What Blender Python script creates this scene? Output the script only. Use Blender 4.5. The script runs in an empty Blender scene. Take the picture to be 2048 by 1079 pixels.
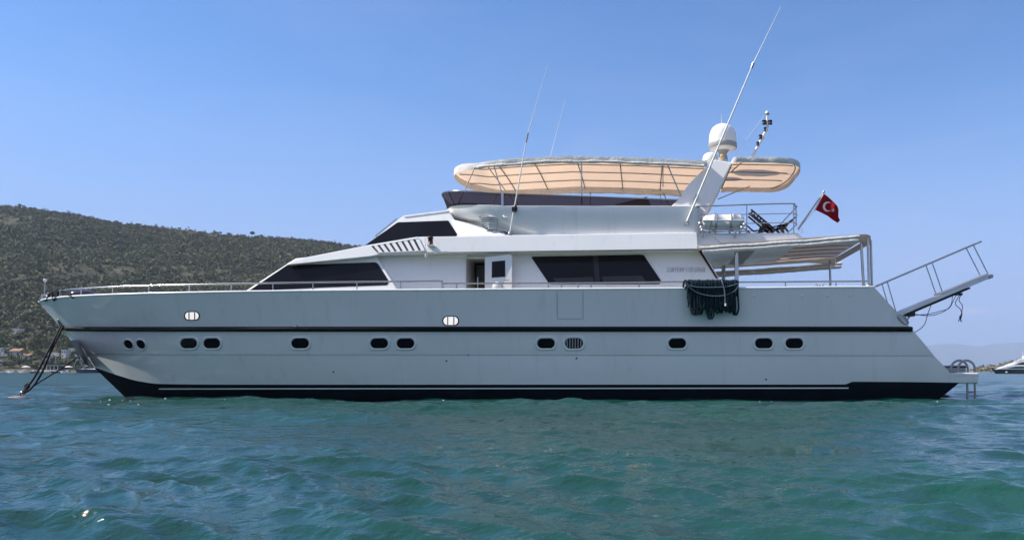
import bpy, bmesh, math, random
import numpy as np
from mathutils import Vector, Matrix
from mathutils.bvhtree import BVHTree

random.seed(7)
RNG = np.random.default_rng(11)
sc = bpy.context.scene
COL = sc.collection
R = math.radians

# ------------------------------------------------------------------ camera, sky, sun, exposure
F, PX0, PY0, H = 1680.0, 1285.0, 742.0, 0.83      # focal length, principal point (2048x1079 picture), eye height
CAMY = -27.0
cam = bpy.data.cameras.new("camera")
camo = bpy.data.objects.new("camera", cam)
COL.objects.link(camo)
camo.location = (0, CAMY, H)
camo.rotation_euler = (R(90), 0, 0)
cam.sensor_width = 36.0
cam.lens = 36.0 * F / 2048.0
cam.shift_x = -(PX0 - 1024.0) / 2048.0
cam.shift_y = (PY0 - 539.5) / 2048.0
cam.clip_start = 0.05
cam.clip_end = 60000
sc.camera = camo

SUN_EL, SUN_AZ = R(43), R(-94.5)                     # azimuth clockwise from +Y
w = bpy.data.worlds.new("World")
sc.world = w
w.use_nodes = True
nt = w.node_tree
bg = nt.nodes["Background"]
sky = nt.nodes.new("ShaderNodeTexSky")
sky.sky_type = 'NISHITA'
sky.sun_disc = False
sky.sun_elevation = SUN_EL
sky.sun_rotation = SUN_AZ % (2 * math.pi)
sky.air_density, sky.dust_density, sky.ozone_density = 1.0, 0.0, 6.0
hs = nt.nodes.new("ShaderNodeHueSaturation")
hs.inputs['Saturation'].default_value = 1.16
hs.inputs['Value'].default_value = 0.99
nt.links.new(sky.outputs[0], hs.inputs['Color'])
tc = nt.nodes.new("ShaderNodeTexCoord")
sp = nt.nodes.new("ShaderNodeSeparateXYZ")
nt.links.new(tc.outputs['Generated'], sp.inputs[0])
rp = nt.nodes.new("ShaderNodeValToRGB")            # pale blue air low over the sea
rp.color_ramp.interpolation = 'EASE'
rp.color_ramp.elements[0].position = 0.0
rp.color_ramp.elements[0].color = (1, 1, 1, 1)
rp.color_ramp.elements[1].position = 0.34
rp.color_ramp.elements[1].color = (0, 0, 0, 1)
nt.links.new(sp.outputs['Z'], rp.inputs[0])
mx = nt.nodes.new("ShaderNodeMix")
mx.data_type = 'RGBA'
nt.links.new(rp.outputs[0], mx.inputs['Factor'])
mx.inputs['B'].default_value = (1.72, 2.42, 4.35, 1)
tint = nt.nodes.new("ShaderNodeMix")                # a touch less green than the plain model
tint.data_type = 'RGBA'
tint.blend_type = 'MULTIPLY'
tint.inputs['Factor'].default_value = 1.0
tint.inputs['B'].default_value = (1.10, 0.89, 0.90, 1)
nt.links.new(hs.outputs[0], tint.inputs['A'])
nt.links.new(tint.outputs['Result'], mx.inputs['A'])
def mth(op, a, b_, clamp=False):
    n = nt.nodes.new("ShaderNodeMath"); n.operation = op; n.use_clamp = clamp
    for i, q in enumerate((a, b_)):
        if isinstance(q, (int, float)): n.inputs[i].default_value = q
        else: nt.links.new(q, n.inputs[i])
    return n.outputs[0]
# pale fill added to the unseen sky overhead and behind the viewer
up = mth('MULTIPLY', mth('SUBTRACT', sp.outputs['Z'], 0.46), 3.0, True)
back = mth('MULTIPLY', mth('SUBTRACT', 0.0, sp.outputs['Y']), 2.2, True)
sky_fill = mth('MULTIPLY', mth('MAXIMUM', up, back), 0.85)
mv = nt.nodes.new("ShaderNodeMix")
mv.data_type = 'RGBA'
nt.links.new(sky_fill, mv.inputs['Factor'])
nt.links.new(mx.outputs['Result'], mv.inputs['A'])
mv.inputs['B'].default_value = (2.45, 2.75, 4.0, 1)
# faint streaky cirrus texture and one small pinkish cloud low on the right
mpw = nt.nodes.new("ShaderNodeMapping"); mpw.inputs['Scale'].default_value = (2.2, 2.2, 9.0)
nt.links.new(tc.outputs['Generated'], mpw.inputs['Vector'])
nz = nt.nodes.new("ShaderNodeTexNoise"); nz.inputs['Scale'].default_value = 2.0; nz.inputs['Detail'].default_value = 6; nz.inputs['Distortion'].default_value = 0.6
nt.links.new(mpw.outputs[0], nz.inputs['Vector'])
wisp = mth('MULTIPLY', mth('SUBTRACT', nz.outputs['Fac'], 0.45), 0.30, True)
mc = nt.nodes.new("ShaderNodeMapping"); mc.vector_type = 'POINT'
mc.inputs['Location'].default_value = (-0.365 / 0.026, 0, -0.0665 / 0.0062); mc.inputs['Scale'].default_value = (1 / 0.026, 0, 1 / 0.0062)
nt.links.new(tc.outputs['Generated'], mc.inputs['Vector'])
ln = nt.nodes.new("ShaderNodeVectorMath"); ln.operation = 'LENGTH'
nt.links.new(mc.outputs[0], ln.inputs[0])
nc = nt.nodes.new("ShaderNodeTexNoise"); nc.inputs['Scale'].default_value = 60.0; nc.inputs['Detail'].default_value = 5
nt.links.new(tc.outputs['Generated'], nc.inputs['Vector'])
front = mth('GREATER_THAN', sp.outputs['Y'], 0.3)
puff = mth('MULTIPLY', mth('MULTIPLY', mth('SUBTRACT', 1.35, mth('ADD', ln.outputs['Value'], mth('MULTIPLY', nc.outputs['Fac'], 0.9))), front, True), 0.75, True)
mw = nt.nodes.new("ShaderNodeMix"); mw.data_type = 'RGBA'
nt.links.new(mth('MAXIMUM', wisp, puff), mw.inputs['Factor'])
nt.links.new(mv.outputs['Result'], mw.inputs['A'])
mw.inputs['B'].default_value = (3.3, 3.4, 4.6, 1)
nt.links.new(mw.outputs['Result'], bg.inputs['Color'])
bg.inputs['Strength'].default_value = 0.15

sun = bpy.data.lights.new("sun", 'SUN')
sun.energy = 5.0
sun.angle = R(0.5)
sun.color = (1.0, 0.95, 0.87)
suno = bpy.data.objects.new("sun", sun)
COL.objects.link(suno)
sdir = Vector((math.sin(SUN_AZ) * math.cos(SUN_EL), math.cos(SUN_AZ) * math.cos(SUN_EL), math.sin(SUN_EL)))
suno.rotation_euler = (-sdir).to_track_quat('-Z', 'Y').to_euler()
suno.location = sdir * 60

sc.view_settings.view_transform = 'Standard'
sc.view_settings.look = 'None'
sc.view_settings.exposure = 0.43
sc.view_settings.gamma = 1.0
sc.render.engine = 'CYCLES'
sc.cycles.use_denoising = True
sc.cycles.use_adaptive_sampling = False
sc.cycles.sample_clamp_indirect = 4.0
sc.cycles.max_bounces = 8
sc.cycles.transparent_max_bounces = 12
sc.cycles.volume_bounces = 0
sc.cycles.caustics_reflective = False
sc.cycles.caustics_refractive = False

# ------------------------------------------------------------------ helpers
def P(px, py, y):
    """point of the world seen at picture position (px, py) on the plane at that y"""
    d = y - CAMY
    return Vector(((px - PX0) * d / F, y, H + (PY0 - py) * d / F))

def XW(px, y): return (px - PX0) * (y - CAMY) / F

class Plane:
    """near-side surface y = -(a + bx*x + cz*z)"""
    def __init__(s, a, bx, cz): s.a, s.bx, s.cz = a, bx, cz
    def at(s, px, py, off=0.0):
        dx, dz = (px - PX0) / F, (PY0 - py) / F
        a = s.a + off
        t = (-CAMY - a - s.cz * H) / (1 + s.bx * dx + s.cz * dz)
        return Vector((dx * t, CAMY + t, H + dz * t))
    @staticmethod
    def through(px1, b1, px2, b2, cz, z0):
        x1, x2 = XW(px1, -b1), XW(px2, -b2)
        bx = (b2 - b1) / (x2 - x1)
        return Plane(b1 - bx * x1 - cz * z0, bx, cz)

MATS = {}
def mat(name, color, rough=0.5, metal=0.0, var=0.0, vscale=3.0, bump=0.0, bscale=20.0, coat=0.0, ior=1.45, trans=None, spec=0.5):
    m = bpy.data.materials.new(name)
    m.use_nodes = True
    t = m.node_tree
    b = t.nodes["Principled BSDF"]
    b.inputs['Base Color'].default_value = (*color, 1)
    b.inputs['Roughness'].default_value = rough
    b.inputs['Metallic'].default_value = metal
    b.inputs['Coat Weight'].default_value = coat
    b.inputs['Coat Roughness'].default_value = 0.05
    b.inputs['IOR'].default_value = ior
    b.inputs['Specular IOR Level'].default_value = spec
    co = t.nodes.new("ShaderNodeTexCoord")
    if var:
        n = t.nodes.new("ShaderNodeTexNoise")
        n.inputs['Scale'].default_value = vscale
        n.inputs['Detail'].default_value = 5
        t.links.new(co.outputs['Object'], n.inputs['Vector'])
        r = t.nodes.new("ShaderNodeMapRange")
        r.inputs['From Min'].default_value = 0.3
        r.inputs['From Max'].default_value = 0.7
        r.inputs['To Min'].default_value = 1 - var
        r.inputs['To Max'].default_value = 1 + var
        t.links.new(n.outputs['Fac'], r.inputs['Value'])
        h = t.nodes.new("ShaderNodeHueSaturation")
        h.inputs['Color'].default_value = (*color, 1)
        t.links.new(r.outputs[0], h.inputs['Value'])
        t.links.new(h.outputs[0], b.inputs['Base Color'])
    if bump:
        n = t.nodes.new("ShaderNodeTexNoise")
        n.inputs['Scale'].default_value = bscale
        n.inputs['Detail'].default_value = 4
        t.links.new(co.outputs['Object'], n.inputs['Vector'])
        bp = t.nodes.new("ShaderNodeBump")
        bp.inputs['Strength'].default_value = bump
        bp.inputs['Distance'].default_value = 0.05
        t.links.new(n.outputs['Fac'], bp.inputs['Height'])
        t.links.new(bp.outputs[0], b.inputs['Normal'])
    if trans:
        tr = t.nodes.new("ShaderNodeBsdfTranslucent")
        tr.inputs['Color'].default_value = (*trans, 1)
        ms = t.nodes.new("ShaderNodeMixShader")
        ms.inputs[0].default_value = 0.5
        out = t.nodes["Material Output"]
        t.links.new(b.outputs[0], ms.inputs[1])
        t.links.new(tr.outputs[0], ms.inputs[2])
        t.links.new(ms.outputs[0], out.inputs[0])
    MATS[name] = m
    return m

GEL = mat('white_gelcoat', (0.86, 0.85, 0.825), 0.22, var=0.03, vscale=0.7, coat=0.35)
HULLW = mat('hull_gelcoat', (0.755, 0.745, 0.72), 0.13, var=0.035, vscale=0.45, coat=0.4, bump=0.02, bscale=0.8)
def streaks(m):
    t = m.node_tree; b = t.nodes["Principled BSDF"]
    lk = b.inputs['Base Color'].links[0]; src = lk.from_socket
    co = t.nodes.new("ShaderNodeTexCoord"); mp = t.nodes.new("ShaderNodeMapping"); mp.inputs['Scale'].default_value = (3.5, 3.5, 0.12)
    t.links.new(co.outputs['Object'], mp.inputs['Vector'])
    n = t.nodes.new("ShaderNodeTexNoise"); n.inputs['Scale'].default_value = 1.0; n.inputs['Detail'].default_value = 6; n.inputs['Roughness'].default_value = 0.7
    t.links.new(mp.outputs[0], n.inputs['Vector'])
    r = t.nodes.new("ShaderNodeMapRange"); r.inputs['From Min'].default_value = 0.54; r.inputs['From Max'].default_value = 0.78
    r.inputs['To Min'].default_value = 0.0; r.inputs['To Max'].default_value = 0.28
    t.links.new(n.outputs['Fac'], r.inputs['Value'])
    mx_ = t.nodes.new("ShaderNodeMix"); mx_.data_type = 'RGBA'
    t.links.new(r.outputs[0], mx_.inputs['Factor']); t.links.new(src, mx_.inputs['A']); mx_.inputs['B'].default_value = (0.42, 0.40, 0.34, 1)
    t.links.new(mx_.outputs['Result'], b.inputs['Base Color'])
streaks(HULLW); streaks(GEL)
BLACK = mat('black_boot_paint', (0.006, 0.009, 0.014), 0.6, var=0.25, vscale=2.0, spec=0.08)
RUB = mat('black_rubber', (0.007, 0.009, 0.010), 0.6, spec=0.12)
GLASS = mat('tinted_glass', (0.008, 0.009, 0.013), 0.06, ior=1.5, spec=0.18, var=.3, vscale=.6)
PGLASS = mat('porthole_glass', (0.006, 0.008, 0.010), 0.2, spec=0.06)
STEEL = mat('stainless_steel', (0.44, 0.44, 0.43), 0.2, 1.0, var=0.06)
DSTEEL = mat('weathered_steel', (0.30, 0.30, 0.29), 0.35, 0.9, var=0.15)
ALU = mat('aluminium', (0.55, 0.56, 0.57), 0.38, 0.85, var=0.08)
WHITEP = mat('white_plastic', (0.80, 0.79, 0.76), 0.55, var=0.03)
GREYP = mat('grey_plastic', (0.32, 0.32, 0.32), 0.5)
DARKP = mat('dark_plastic', (0.018, 0.018, 0.02), 0.45)
CREAM = mat('bimini_fabric', (0.72, 0.66, 0.58), 0.85, var=0.05, vscale=6, bump=0.25, bscale=9, trans=(0.86, 0.60, 0.41), spec=0.2)
GREYF = mat('awning_fabric', (0.52, 0.49, 0.45), 0.85, var=0.06, vscale=5, bump=0.25, bscale=9, trans=(0.58, 0.45, 0.34), spec=0.2)
CURT = mat('rolled_canvas', (0.66, 0.64, 0.60), 0.8, var=0.06, vscale=9, bump=0.6, bscale=14, spec=0.2)
ROPE = mat('dark_teal_rope', (0.010, 0.026, 0.034), 0.85, var=0.3, vscale=30, bump=0.5, bscale=160, spec=0.2)
ROPEL = mat('grey_blue_line', (0.10, 0.14, 0.17), 0.8, var=0.2, vscale=30)
ROPEB = mat('black_rope', (0.012, 0.013, 0.018), 0.85, var=0.3, vscale=40)
TEAK = mat('teak', (0.78, 0.72, 0.63), 0.65, var=0.2, vscale=12)
WOOD = mat('dark_wood', (0.045, 0.022, 0.016), 0.5, var=0.25, vscale=10)
BROWN = mat('brown_lamp', (0.05, 0.018, 0.01), 0.35)
RED = mat('red_flag_cloth', (0.36, 0.010, 0.022), 0.8, var=0.08, vscale=12, trans=(0.30, 0.006, 0.015), spec=0.2)
WCLOTH = mat('white_flag_cloth', (0.75, 0.72, 0.72), 0.8)
DARKIN = mat('dark_interior', (0.012, 0.011, 0.011), 0.8)
INWOOD = mat('interior_panel', (0.10, 0.085, 0.07), 0.6)
GREYLET = mat('grey_lettering', (0.36, 0.36, 0.40), 0.4)
LAMPY = mat('horn_yellow', (0.55, 0.38, 0.12), 0.4)
LEAF = mat('plant_leaf', (0.05, 0.10, 0.035), 0.6)
LINEG = mat('groove_grey', (0.30, 0.33, 0.34), 0.5)

def smoked(name, col, alpha):
    m = bpy.data.materials.new(name); m.use_nodes = True
    t = m.node_tree
    b = t.nodes["Principled BSDF"]
    b.inputs['Base Color'].default_value = (0.030, 0.016, 0.016, 1)
    b.inputs['Roughness'].default_value = 0.05
    b.inputs['Specular IOR Level'].default_value = 0.22
    tr = t.nodes.new("ShaderNodeBsdfTransparent"); tr.inputs[0].default_value = (*col, 1)
    ms = t.nodes.new("ShaderNodeMixShader"); ms.inputs[0].default_value = alpha
    t.links.new(b.outputs[0], ms.inputs[1]); t.links.new(tr.outputs[0], ms.inputs[2])
    t.links.new(ms.outputs[0], t.nodes["Material Output"].inputs[0])
    return m
SMOKE = smoked('smoked_acrylic', (0.36, 0.25, 0.25), 0.32)

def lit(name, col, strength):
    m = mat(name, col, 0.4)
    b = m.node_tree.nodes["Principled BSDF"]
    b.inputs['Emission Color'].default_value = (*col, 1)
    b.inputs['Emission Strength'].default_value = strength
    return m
GLOWPANE = lit('glowing_opening_pane', (0.90, 0.84, 0.80), 0.62)  # added glow, stands in for sunlit deck seen through the bulwark

class MB:
    """collects shapes and links them as one mesh object"""
    def __init__(s): s.v, s.f, s.m, s.sm = [], [], [], []
    def add(s, verts, faces, mi=0, smooth=False):
        o = len(s.v)
        s.v += [tuple(q) for q in verts]
        for fc in faces:
            s.f.append([o + i for i in fc]); s.m.append(mi); s.sm.append(smooth)
    def box(s, c, size, rot=None, mi=0):
        hx, hy, hz = [q / 2 for q in size]
        vs = [Vector((x, y, z)) for x in (-hx, hx) for y in (-hy, hy) for z in (-hz, hz)]
        if rot is not None: vs = [rot @ q for q in vs]
        vs = [q + Vector(c) for q in vs]
        s.add(vs, [(0, 1, 3, 2), (4, 6, 7, 5), (0, 4, 5, 1), (2, 3, 7, 6), (0, 2, 6, 4), (1, 5, 7, 3)], mi)
    def bar(s, a, b, wy, wz, mi=0):
        """rectangular bar from a to b, wy thick across y, wz thick in the other direction"""
        a, b = Vector(a), Vector(b)
        d = (b - a).normalized()
        u = Vector((0, 1, 0)) - d * d.y
        u = u.normalized() if u.length > 1e-4 else Vector((1, 0, 0))
        v = d.cross(u).normalized()
        vs = [q + u * (i * wy / 2) + v * (j * wz / 2) for q in (a, b) for i in (-1, 1) for j in (-1, 1)]
        s.add(vs, [(0, 1, 3, 2), (4, 6, 7, 5), (0, 4, 5, 1), (2, 3, 7, 6), (0, 2, 6, 4), (1, 5, 7, 3)], mi)
    def tube(s, pts, r, n=8, mi=0, closed=False):
        pts = [Vector(q) for q in pts]
        k = len(pts)
        rs = list(r) if hasattr(r, '__len__') else [r] * k
        vs, fs = [], []
        u = None
        for i in range(k):
            if closed: d = pts[(i + 1) % k] - pts[i - 1]
            else: d = pts[min(i + 1, k - 1)] - pts[max(i - 1, 0)]
            d = d.normalized() if d.length > 1e-9 else Vector((0, 0, 1))
            if u is None:
                u = d.orthogonal().normalized()
            else:
                u = u - d * u.dot(d)
                u = u.normalized() if u.length > 1e-6 else d.orthogonal().normalized()
            q = d.cross(u)
            for j in range(n):
                a = 2 * math.pi * j / n
                vs.append(pts[i] + (u * math.cos(a) + q * math.sin(a)) * rs[i])
        segs = k if closed else k - 1
        for i in range(segs):
            for j in range(n):
                a, b = i * n + j, i * n + (j + 1) % n
                c, d2 = ((i + 1) % k) * n + (j + 1) % n, ((i + 1) % k) * n + j
                fs.append((a, b, c, d2))
        s.add(vs, fs, mi, True)
        if not closed:
            s.add(vs[:n], [tuple(reversed(range(n)))], mi)
            s.add(vs[-n:], [tuple(range(n))], mi)
    def lathe(s, c, axis, prof, n=24, mi=0):
        """profile of (radius, height along axis) round the point c"""
        ax = Vector(axis).normalized(); u = ax.orthogonal().normalized(); v = ax.cross(u); c = Vector(c)
        vs, fs = [], []
        for (r, hh) in prof:
            for j in range(n):
                a = 2 * math.pi * j / n
                vs.append(c + ax * hh + (u * math.cos(a) + v * math.sin(a)) * r)
        for i in range(len(prof) - 1):
            for j in range(n):
                fs.append((i * n + j, i * n + (j + 1) % n, (i + 1) * n + (j + 1) % n, (i + 1) * n + j))
        s.add(vs, fs, mi, True)
        s.add(vs[:n], [tuple(reversed(range(n)))], mi)
        s.add(vs[-n:], [tuple(range(n))], mi)
    def prism(s, near, far, mi=0):
        """closed body between a near outline and the matching far outline"""
        k = len(near)
        vs = list(near) + list(far)
        fs = [tuple(range(k)), tuple(reversed(range(k, 2 * k)))]
        fs += [(i, k + i, k + (i + 1) % k, (i + 1) % k) for i in range(k)]
        s.add(vs, fs, mi)
    def across(s, near, mi=0):
        s.prism(near, [Vector((q[0], -q[1], q[2])) for q in near], mi)
    def plate(s, outline, depth, mi=0, direction=(0, 1, 0)):
        dv = Vector(direction) * depth
        s.prism([Vector(q) for q in outline], [Vector(q) + dv for q in outline], mi)
    def grid(s, rows, mi=0, smooth=True, close=False):
        a, b = len(rows), len(rows[0])
        vs = [q for r in rows for q in r]
        fs = []
        for i in range(a - 1):
            for j in range(b - 1 if not close else b):
                fs.append((i * b + j, i * b + (j + 1) % b, (i + 1) * b + (j + 1) % b, (i + 1) * b + j))
        s.add(vs, fs, mi, smooth)
    def build(s, name, mats, parent=None, bevel=0.0, fix=True):
        me = bpy.data.meshes.new(name)
        me.from_pydata(s.v, [], s.f)
        for m in (mats if isinstance(mats, (list, tuple)) else [mats]): me.materials.append(m)
        me.polygons.foreach_set('material_index', s.m)
        me.polygons.foreach_set('use_smooth', s.sm)
        if fix:
            bm = bmesh.new(); bm.from_mesh(me)
            bmesh.ops.recalc_face_normals(bm, faces=bm.faces)
            bm.to_mesh(me); bm.free()
        me.update()
        o = bpy.data.objects.new(name, me)
        COL.objects.link(o)
        if parent is not None: o.parent = parent
        if bevel:
            b = o.modifiers.new('bevel', 'BEVEL')
            b.width = bevel; b.segments = 3; b.limit_method = 'ANGLE'; b.angle_limit = R(25)
        return o

def tag(o, label=None, cat=None, group=None, kind=None):
    if label: o['label'] = label
    if cat: o['category'] = cat
    if group: o['group'] = group
    if kind: o['kind'] = kind
    return o

def empty(name, loc=(0, 0, 0), **k):
    o = bpy.data.objects.new(name, None)
    o.empty_display_size = 0.3
    o.location = loc
    COL.objects.link(o)
    return tag(o, **k)

def curve(pts, n=8):
    """Catmull-Rom through points"""
    pts = [Vector(q) for q in pts]
    out = []
    for i in range(len(pts) - 1):
        p0, p1, p2, p3 = pts[max(i - 1, 0)], pts[i], pts[i + 1], pts[min(i + 2, len(pts) - 1)]
        for j in range(n):
            t = j / n
            out.append(0.5 * ((2 * p1) + (p2 - p0) * t + (2 * p0 - 5 * p1 + 4 * p2 - p3) * t * t + (3 * p1 - p0 - 3 * p2 + p3) * t ** 3))
    out.append(pts[-1])
    return out

def pchip(xq, x, y):
    x, y, xq = np.asarray(x, float), np.asarray(y, float), np.asarray(xq, float)
    hh = np.diff(x); dl = np.diff(y) / hh
    d = np.zeros_like(y)
    d[0], d[-1] = dl[0], dl[-1]
    for i in range(1, len(x) - 1):
        if dl[i - 1] * dl[i] > 0:
            w1, w2 = 2 * hh[i] + hh[i - 1], hh[i] + 2 * hh[i - 1]
            d[i] = (w1 + w2) / (w1 / dl[i - 1] + w2 / dl[i])
    i = np.clip(np.searchsorted(x, xq) - 1, 0, len(x) - 2)
    t = np.clip((xq - x[i]) / hh[i], 0, 1)
    h00, h10 = 2 * t**3 - 3 * t**2 + 1, t**3 - 2 * t**2 + t
    h01, h11 = -2 * t**3 + 3 * t**2, t**3 - t**2
    return h00 * y[i] + h10 * hh[i] * d[i] + h01 * y[i + 1] + h11 * hh[i] * d[i + 1]

def mesh_np(name, verts, faces, mats, smooth=False, parent=None, mi=None):
    """numpy mesh: faces is (n,3) or (n,4)"""
    me = bpy.data.meshes.new(name)
    n, k = faces.shape
    me.vertices.add(len(verts)); me.vertices.foreach_set('co', verts.astype(np.float32).ravel())
    me.loops.add(n * k); me.loops.foreach_set('vertex_index', faces.astype(np.int32).ravel())
    me.polygons.add(n); me.polygons.foreach_set('loop_start', np.arange(0, n * k, k, dtype=np.int32))
    if smooth: me.polygons.foreach_set('use_smooth', np.ones(n, bool))
    for m in (mats if isinstance(mats, (list, tuple)) else [mats]): me.materials.append(m)
    if mi is not None: me.polygons.foreach_set('material_index', mi.astype(np.int32))
    me.update(calc_edges=True)
    o = bpy.data.objects.new(name, me)
    COL.objects.link(o)
    if parent is not None: o.parent = parent
    return o

# ------------------------------------------------------------------ sea
def water_material():
    m = bpy.data.materials.new('sea_water'); m.use_nodes = True
    t = m.node_tree; b = t.nodes["Principled BSDF"]
    b.inputs['IOR'].default_value = 1.333
    geo = t.nodes.new("ShaderNodeNewGeometry")
    n0 = t.nodes.new("ShaderNodeTexNoise"); n0.inputs['Scale'].default_value = 0.09; n0.inputs['Detail'].default_value = 3
    t.links.new(geo.outputs['Position'], n0.inputs['Vector'])
    r = t.nodes.new("ShaderNodeValToRGB")
    r.color_ramp.elements[0].position = 0.35; r.color_ramp.elements[0].color = (0.006, 0.044, 0.036, 1)
    r.color_ramp.elements[1].position = 0.68; r.color_ramp.elements[1].color = (0.009, 0.064, 0.050, 1)
    t.links.new(n0.outputs['Fac'], r.inputs[0])
    t.links.new(r.outputs[0], b.inputs['Base Color'])
    at = t.nodes.new("ShaderNodeAttribute"); at.attribute_name = 'unresolved'
    mr = t.nodes.new("ShaderNodeMapRange")
    mr.inputs['To Min'].default_value = 0.05; mr.inputs['To Max'].default_value = 0.20
    t.links.new(at.outputs['Fac'], mr.inputs['Value'])
    t.links.new(mr.outputs[0], b.inputs['Roughness'])
    prev = None
    for scale, dist, streng, sy in ((24.0, 0.010, 0.6, 1.0), (9.0, 0.030, 0.65, 1.0), (2.6, 0.07, 0.45, 1.3), (0.5, 0.3, 0.28, 1.6), (0.14, 1.3, 0.4, 2.2)):
        mp = t.nodes.new("ShaderNodeMapping"); mp.inputs['Scale'].default_value = (1, sy, 1)
        mp.inputs['Rotation'].default_value = (0, 0, R(18))
        t.links.new(geo.outputs['Position'], mp.inputs['Vector'])
        n = t.nodes.new("ShaderNodeTexNoise"); n.inputs['Scale'].default_value = scale; n.inputs['Detail'].default_value = 4
        n.inputs['Distortion'].default_value = 0.4
        t.links.new(mp.outputs[0], n.inputs['Vector'])
        bp = t.nodes.new("ShaderNodeBump"); bp.inputs['Strength'].default_value = streng; bp.inputs['Distance'].default_value = dist
        t.links.new(n.outputs['Fac'], bp.inputs['Height'])
        if prev: t.links.new(prev.outputs[0], bp.inputs['Normal'])
        prev = bp
    t.links.new(prev.outputs[0], b.inputs['Normal'])
    return m

def build_sea():
    ang = np.concatenate([np.linspace(-180, -48, 34)[:-1], np.linspace(-48, 36, 1000), np.linspace(36, 180, 36)[1:]])
    rad = np.concatenate([[0.4, 0.9, 1.5], np.geomspace(2.0, 60, 620), np.geomspace(60, 500, 130)[1:], np.geomspace(500, 25000, 36)[1:]])
    A, D = np.meshgrid(np.radians(ang), rad)
    X, Y = D * np.sin(A), CAMY + D * np.cos(A)
    cell = np.gradient(rad)[:, None] * np.ones_like(X)
    cell = np.maximum(cell, D * R(84 / 1000))
    dx, dy, dz = np.zeros_like(X), np.zeros_like(X), np.zeros_like(X)
    rng = np.random.default_rng(5)
    N = 84
    lam = np.geomspace(0.16, 7.0, N) * rng.uniform(0.9, 1.1, N)
    th = R(252) + rng.normal(0, 0.62, N)
    ph = rng.uniform(0, 2 * np.pi, N)
    gust = 1 + 0.30 * np.sin(X * 0.21 + Y * 0.13 + 1) * np.sin(Y * 0.33 - X * 0.05) + 0.22 * np.sin(X * 0.71 - Y * 0.5)
    sl = 0.042
    tot = np.zeros_like(X)
    for l, a, p in zip(lam, th, ph):
        k = 2 * np.pi / l
        s = sl * (1.0 if l < 0.9 else (0.9 / l) ** 0.75) 
        fade = np.clip((l / cell - 2.2) / 2.5, 0, 1)
        rows = np.nonzero(fade.max(1) > 0)[0]
        if not len(rows): continue
        q = slice(rows[0], rows[-1] + 1)
        c, sn = np.cos(a), np.sin(a)
        arg = k * (c * X[q] + sn * Y[q]) + p
        am = (s / k) * fade[q] * gust[q]
        dz[q] += am * np.cos(arg)
        dx[q] -= am * c * np.sin(arg) * 0.9
        dy[q] -= am * sn * np.sin(arg) * 0.9
        tot[q] += fade[q]
    X, Y = X + dx, Y + dy
    # calm lee right against the hull
    V = np.stack([X, Y, dz], -1).reshape(-1, 3)
    nr, na = len(rad), len(ang)
    i = np.arange(nr - 1)[:, None] * na + np.arange(na - 1)[None]
    Fc = np.stack([i, i + 1, i + na + 1, i + na], -1).reshape(-1, 4)
    o = mesh_np('sea', V, Fc, water_material(), smooth=True)
    at = o.data.attributes.new('unresolved', 'FLOAT', 'POINT')
    at.data.foreach_set('value', (1 - tot / N).astype(np.float32).ravel())
    tag(o, label='choppy teal sea filling the lower part of the picture', cat='sea', kind='structure')
build_sea()

# ------------------------------------------------------------------ land
def land_material(name, c1, c2, c3, scale):
    m = bpy.data.materials.new(name); m.use_nodes = True
    t = m.node_tree; b = t.nodes["Principled BSDF"]; b.inputs['Roughness'].default_value = 0.95
    b.inputs['Specular IOR Level'].default_value = 0.1
    geo = t.nodes.new("ShaderNodeNewGeometry")
    n = t.nodes.new("ShaderNodeTexNoise"); n.inputs['Scale'].default_value = scale; n.inputs['Detail'].default_value = 7
    n.inputs['Roughness'].default_value = 0.65
    t.links.new(geo.outputs['Position'], n.inputs['Vector'])
    r = t.nodes.new("ShaderNodeValToRGB")
    r.color_ramp.elements[0].position = 0.36; r.color_ramp.elements[0].color = (*c1, 1)
    r.color_ramp.elements[1].position = 0.66; r.color_ramp.elements[1].color = (*c3, 1)
    e = r.color_ramp.elements.new(0.52); e.color = (*c2, 1)
    t.links.new(n.outputs['Fac'], r.inputs[0]); t.links.new(r.outputs[0], b.inputs['Base Color'])
    bp = t.nodes.new("ShaderNodeBump"); bp.inputs['Strength'].default_value = 0.8; bp.inputs['Distance'].default_value = 2.0
    t.links.new(n.outputs['Fac'], bp.inputs['Height']); t.links.new(bp.outputs[0], b.inputs['Normal'])
    return m

def fbm(x, y, seed, octv=5, s0=1.0):
    rng = np.random.default_rng(seed); out = np.zeros_like(x); a, s = 1.0, s0
    for _ in range(octv):
        for _ in range(3):
            t = rng.uniform(0, 2 * np.pi); p = rng.uniform(0, 6.28)
            out += a / 3 * np.sin(s * (x * np.cos(t) + y * np.sin(t)) + p)
        a *= 0.55; s *= 1.9
    return out

CREST = [(-700, 395), (-300, 400), (0, 415), (40, 416), (100, 425), (170, 435), (220, 446), (280, 453), (370, 461), (440, 470), (500, 475),
         (600, 481), (700, 493), (760, 502), (900, 545), (1100, 620), (1300, 690), (1450, 728), (1600, 744)]
D0, D1 = 455.0, 1050.0
def hill_z(px, d):
    cp = pchip(px, [c[0] for c in CREST], [c[1] for c in CREST])
    zc = H + (PY0 - cp) * D1 / F
    s = np.clip((d - D0) / (D1 - D0), 0, 1)
    g = s ** 1.12
    back = np.clip((d - D1) / 500, 0, 1)
    x = (px - PX0) * d / F
    amp = np.clip(zc / 60, 0, 1)
    z = zc * g * (1 - back ** 2 * 0.8) + amp * fbm(x, d, 3, 4, 0.018) * 5.5 * np.sin(np.pi * np.clip(s, 0, 1)) ** 0.7 * (s < 1)
    return np.where(d <= D0, np.minimum(0.9, (d - (D0 - 12)) * 0.12), z + 0.9)
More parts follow.
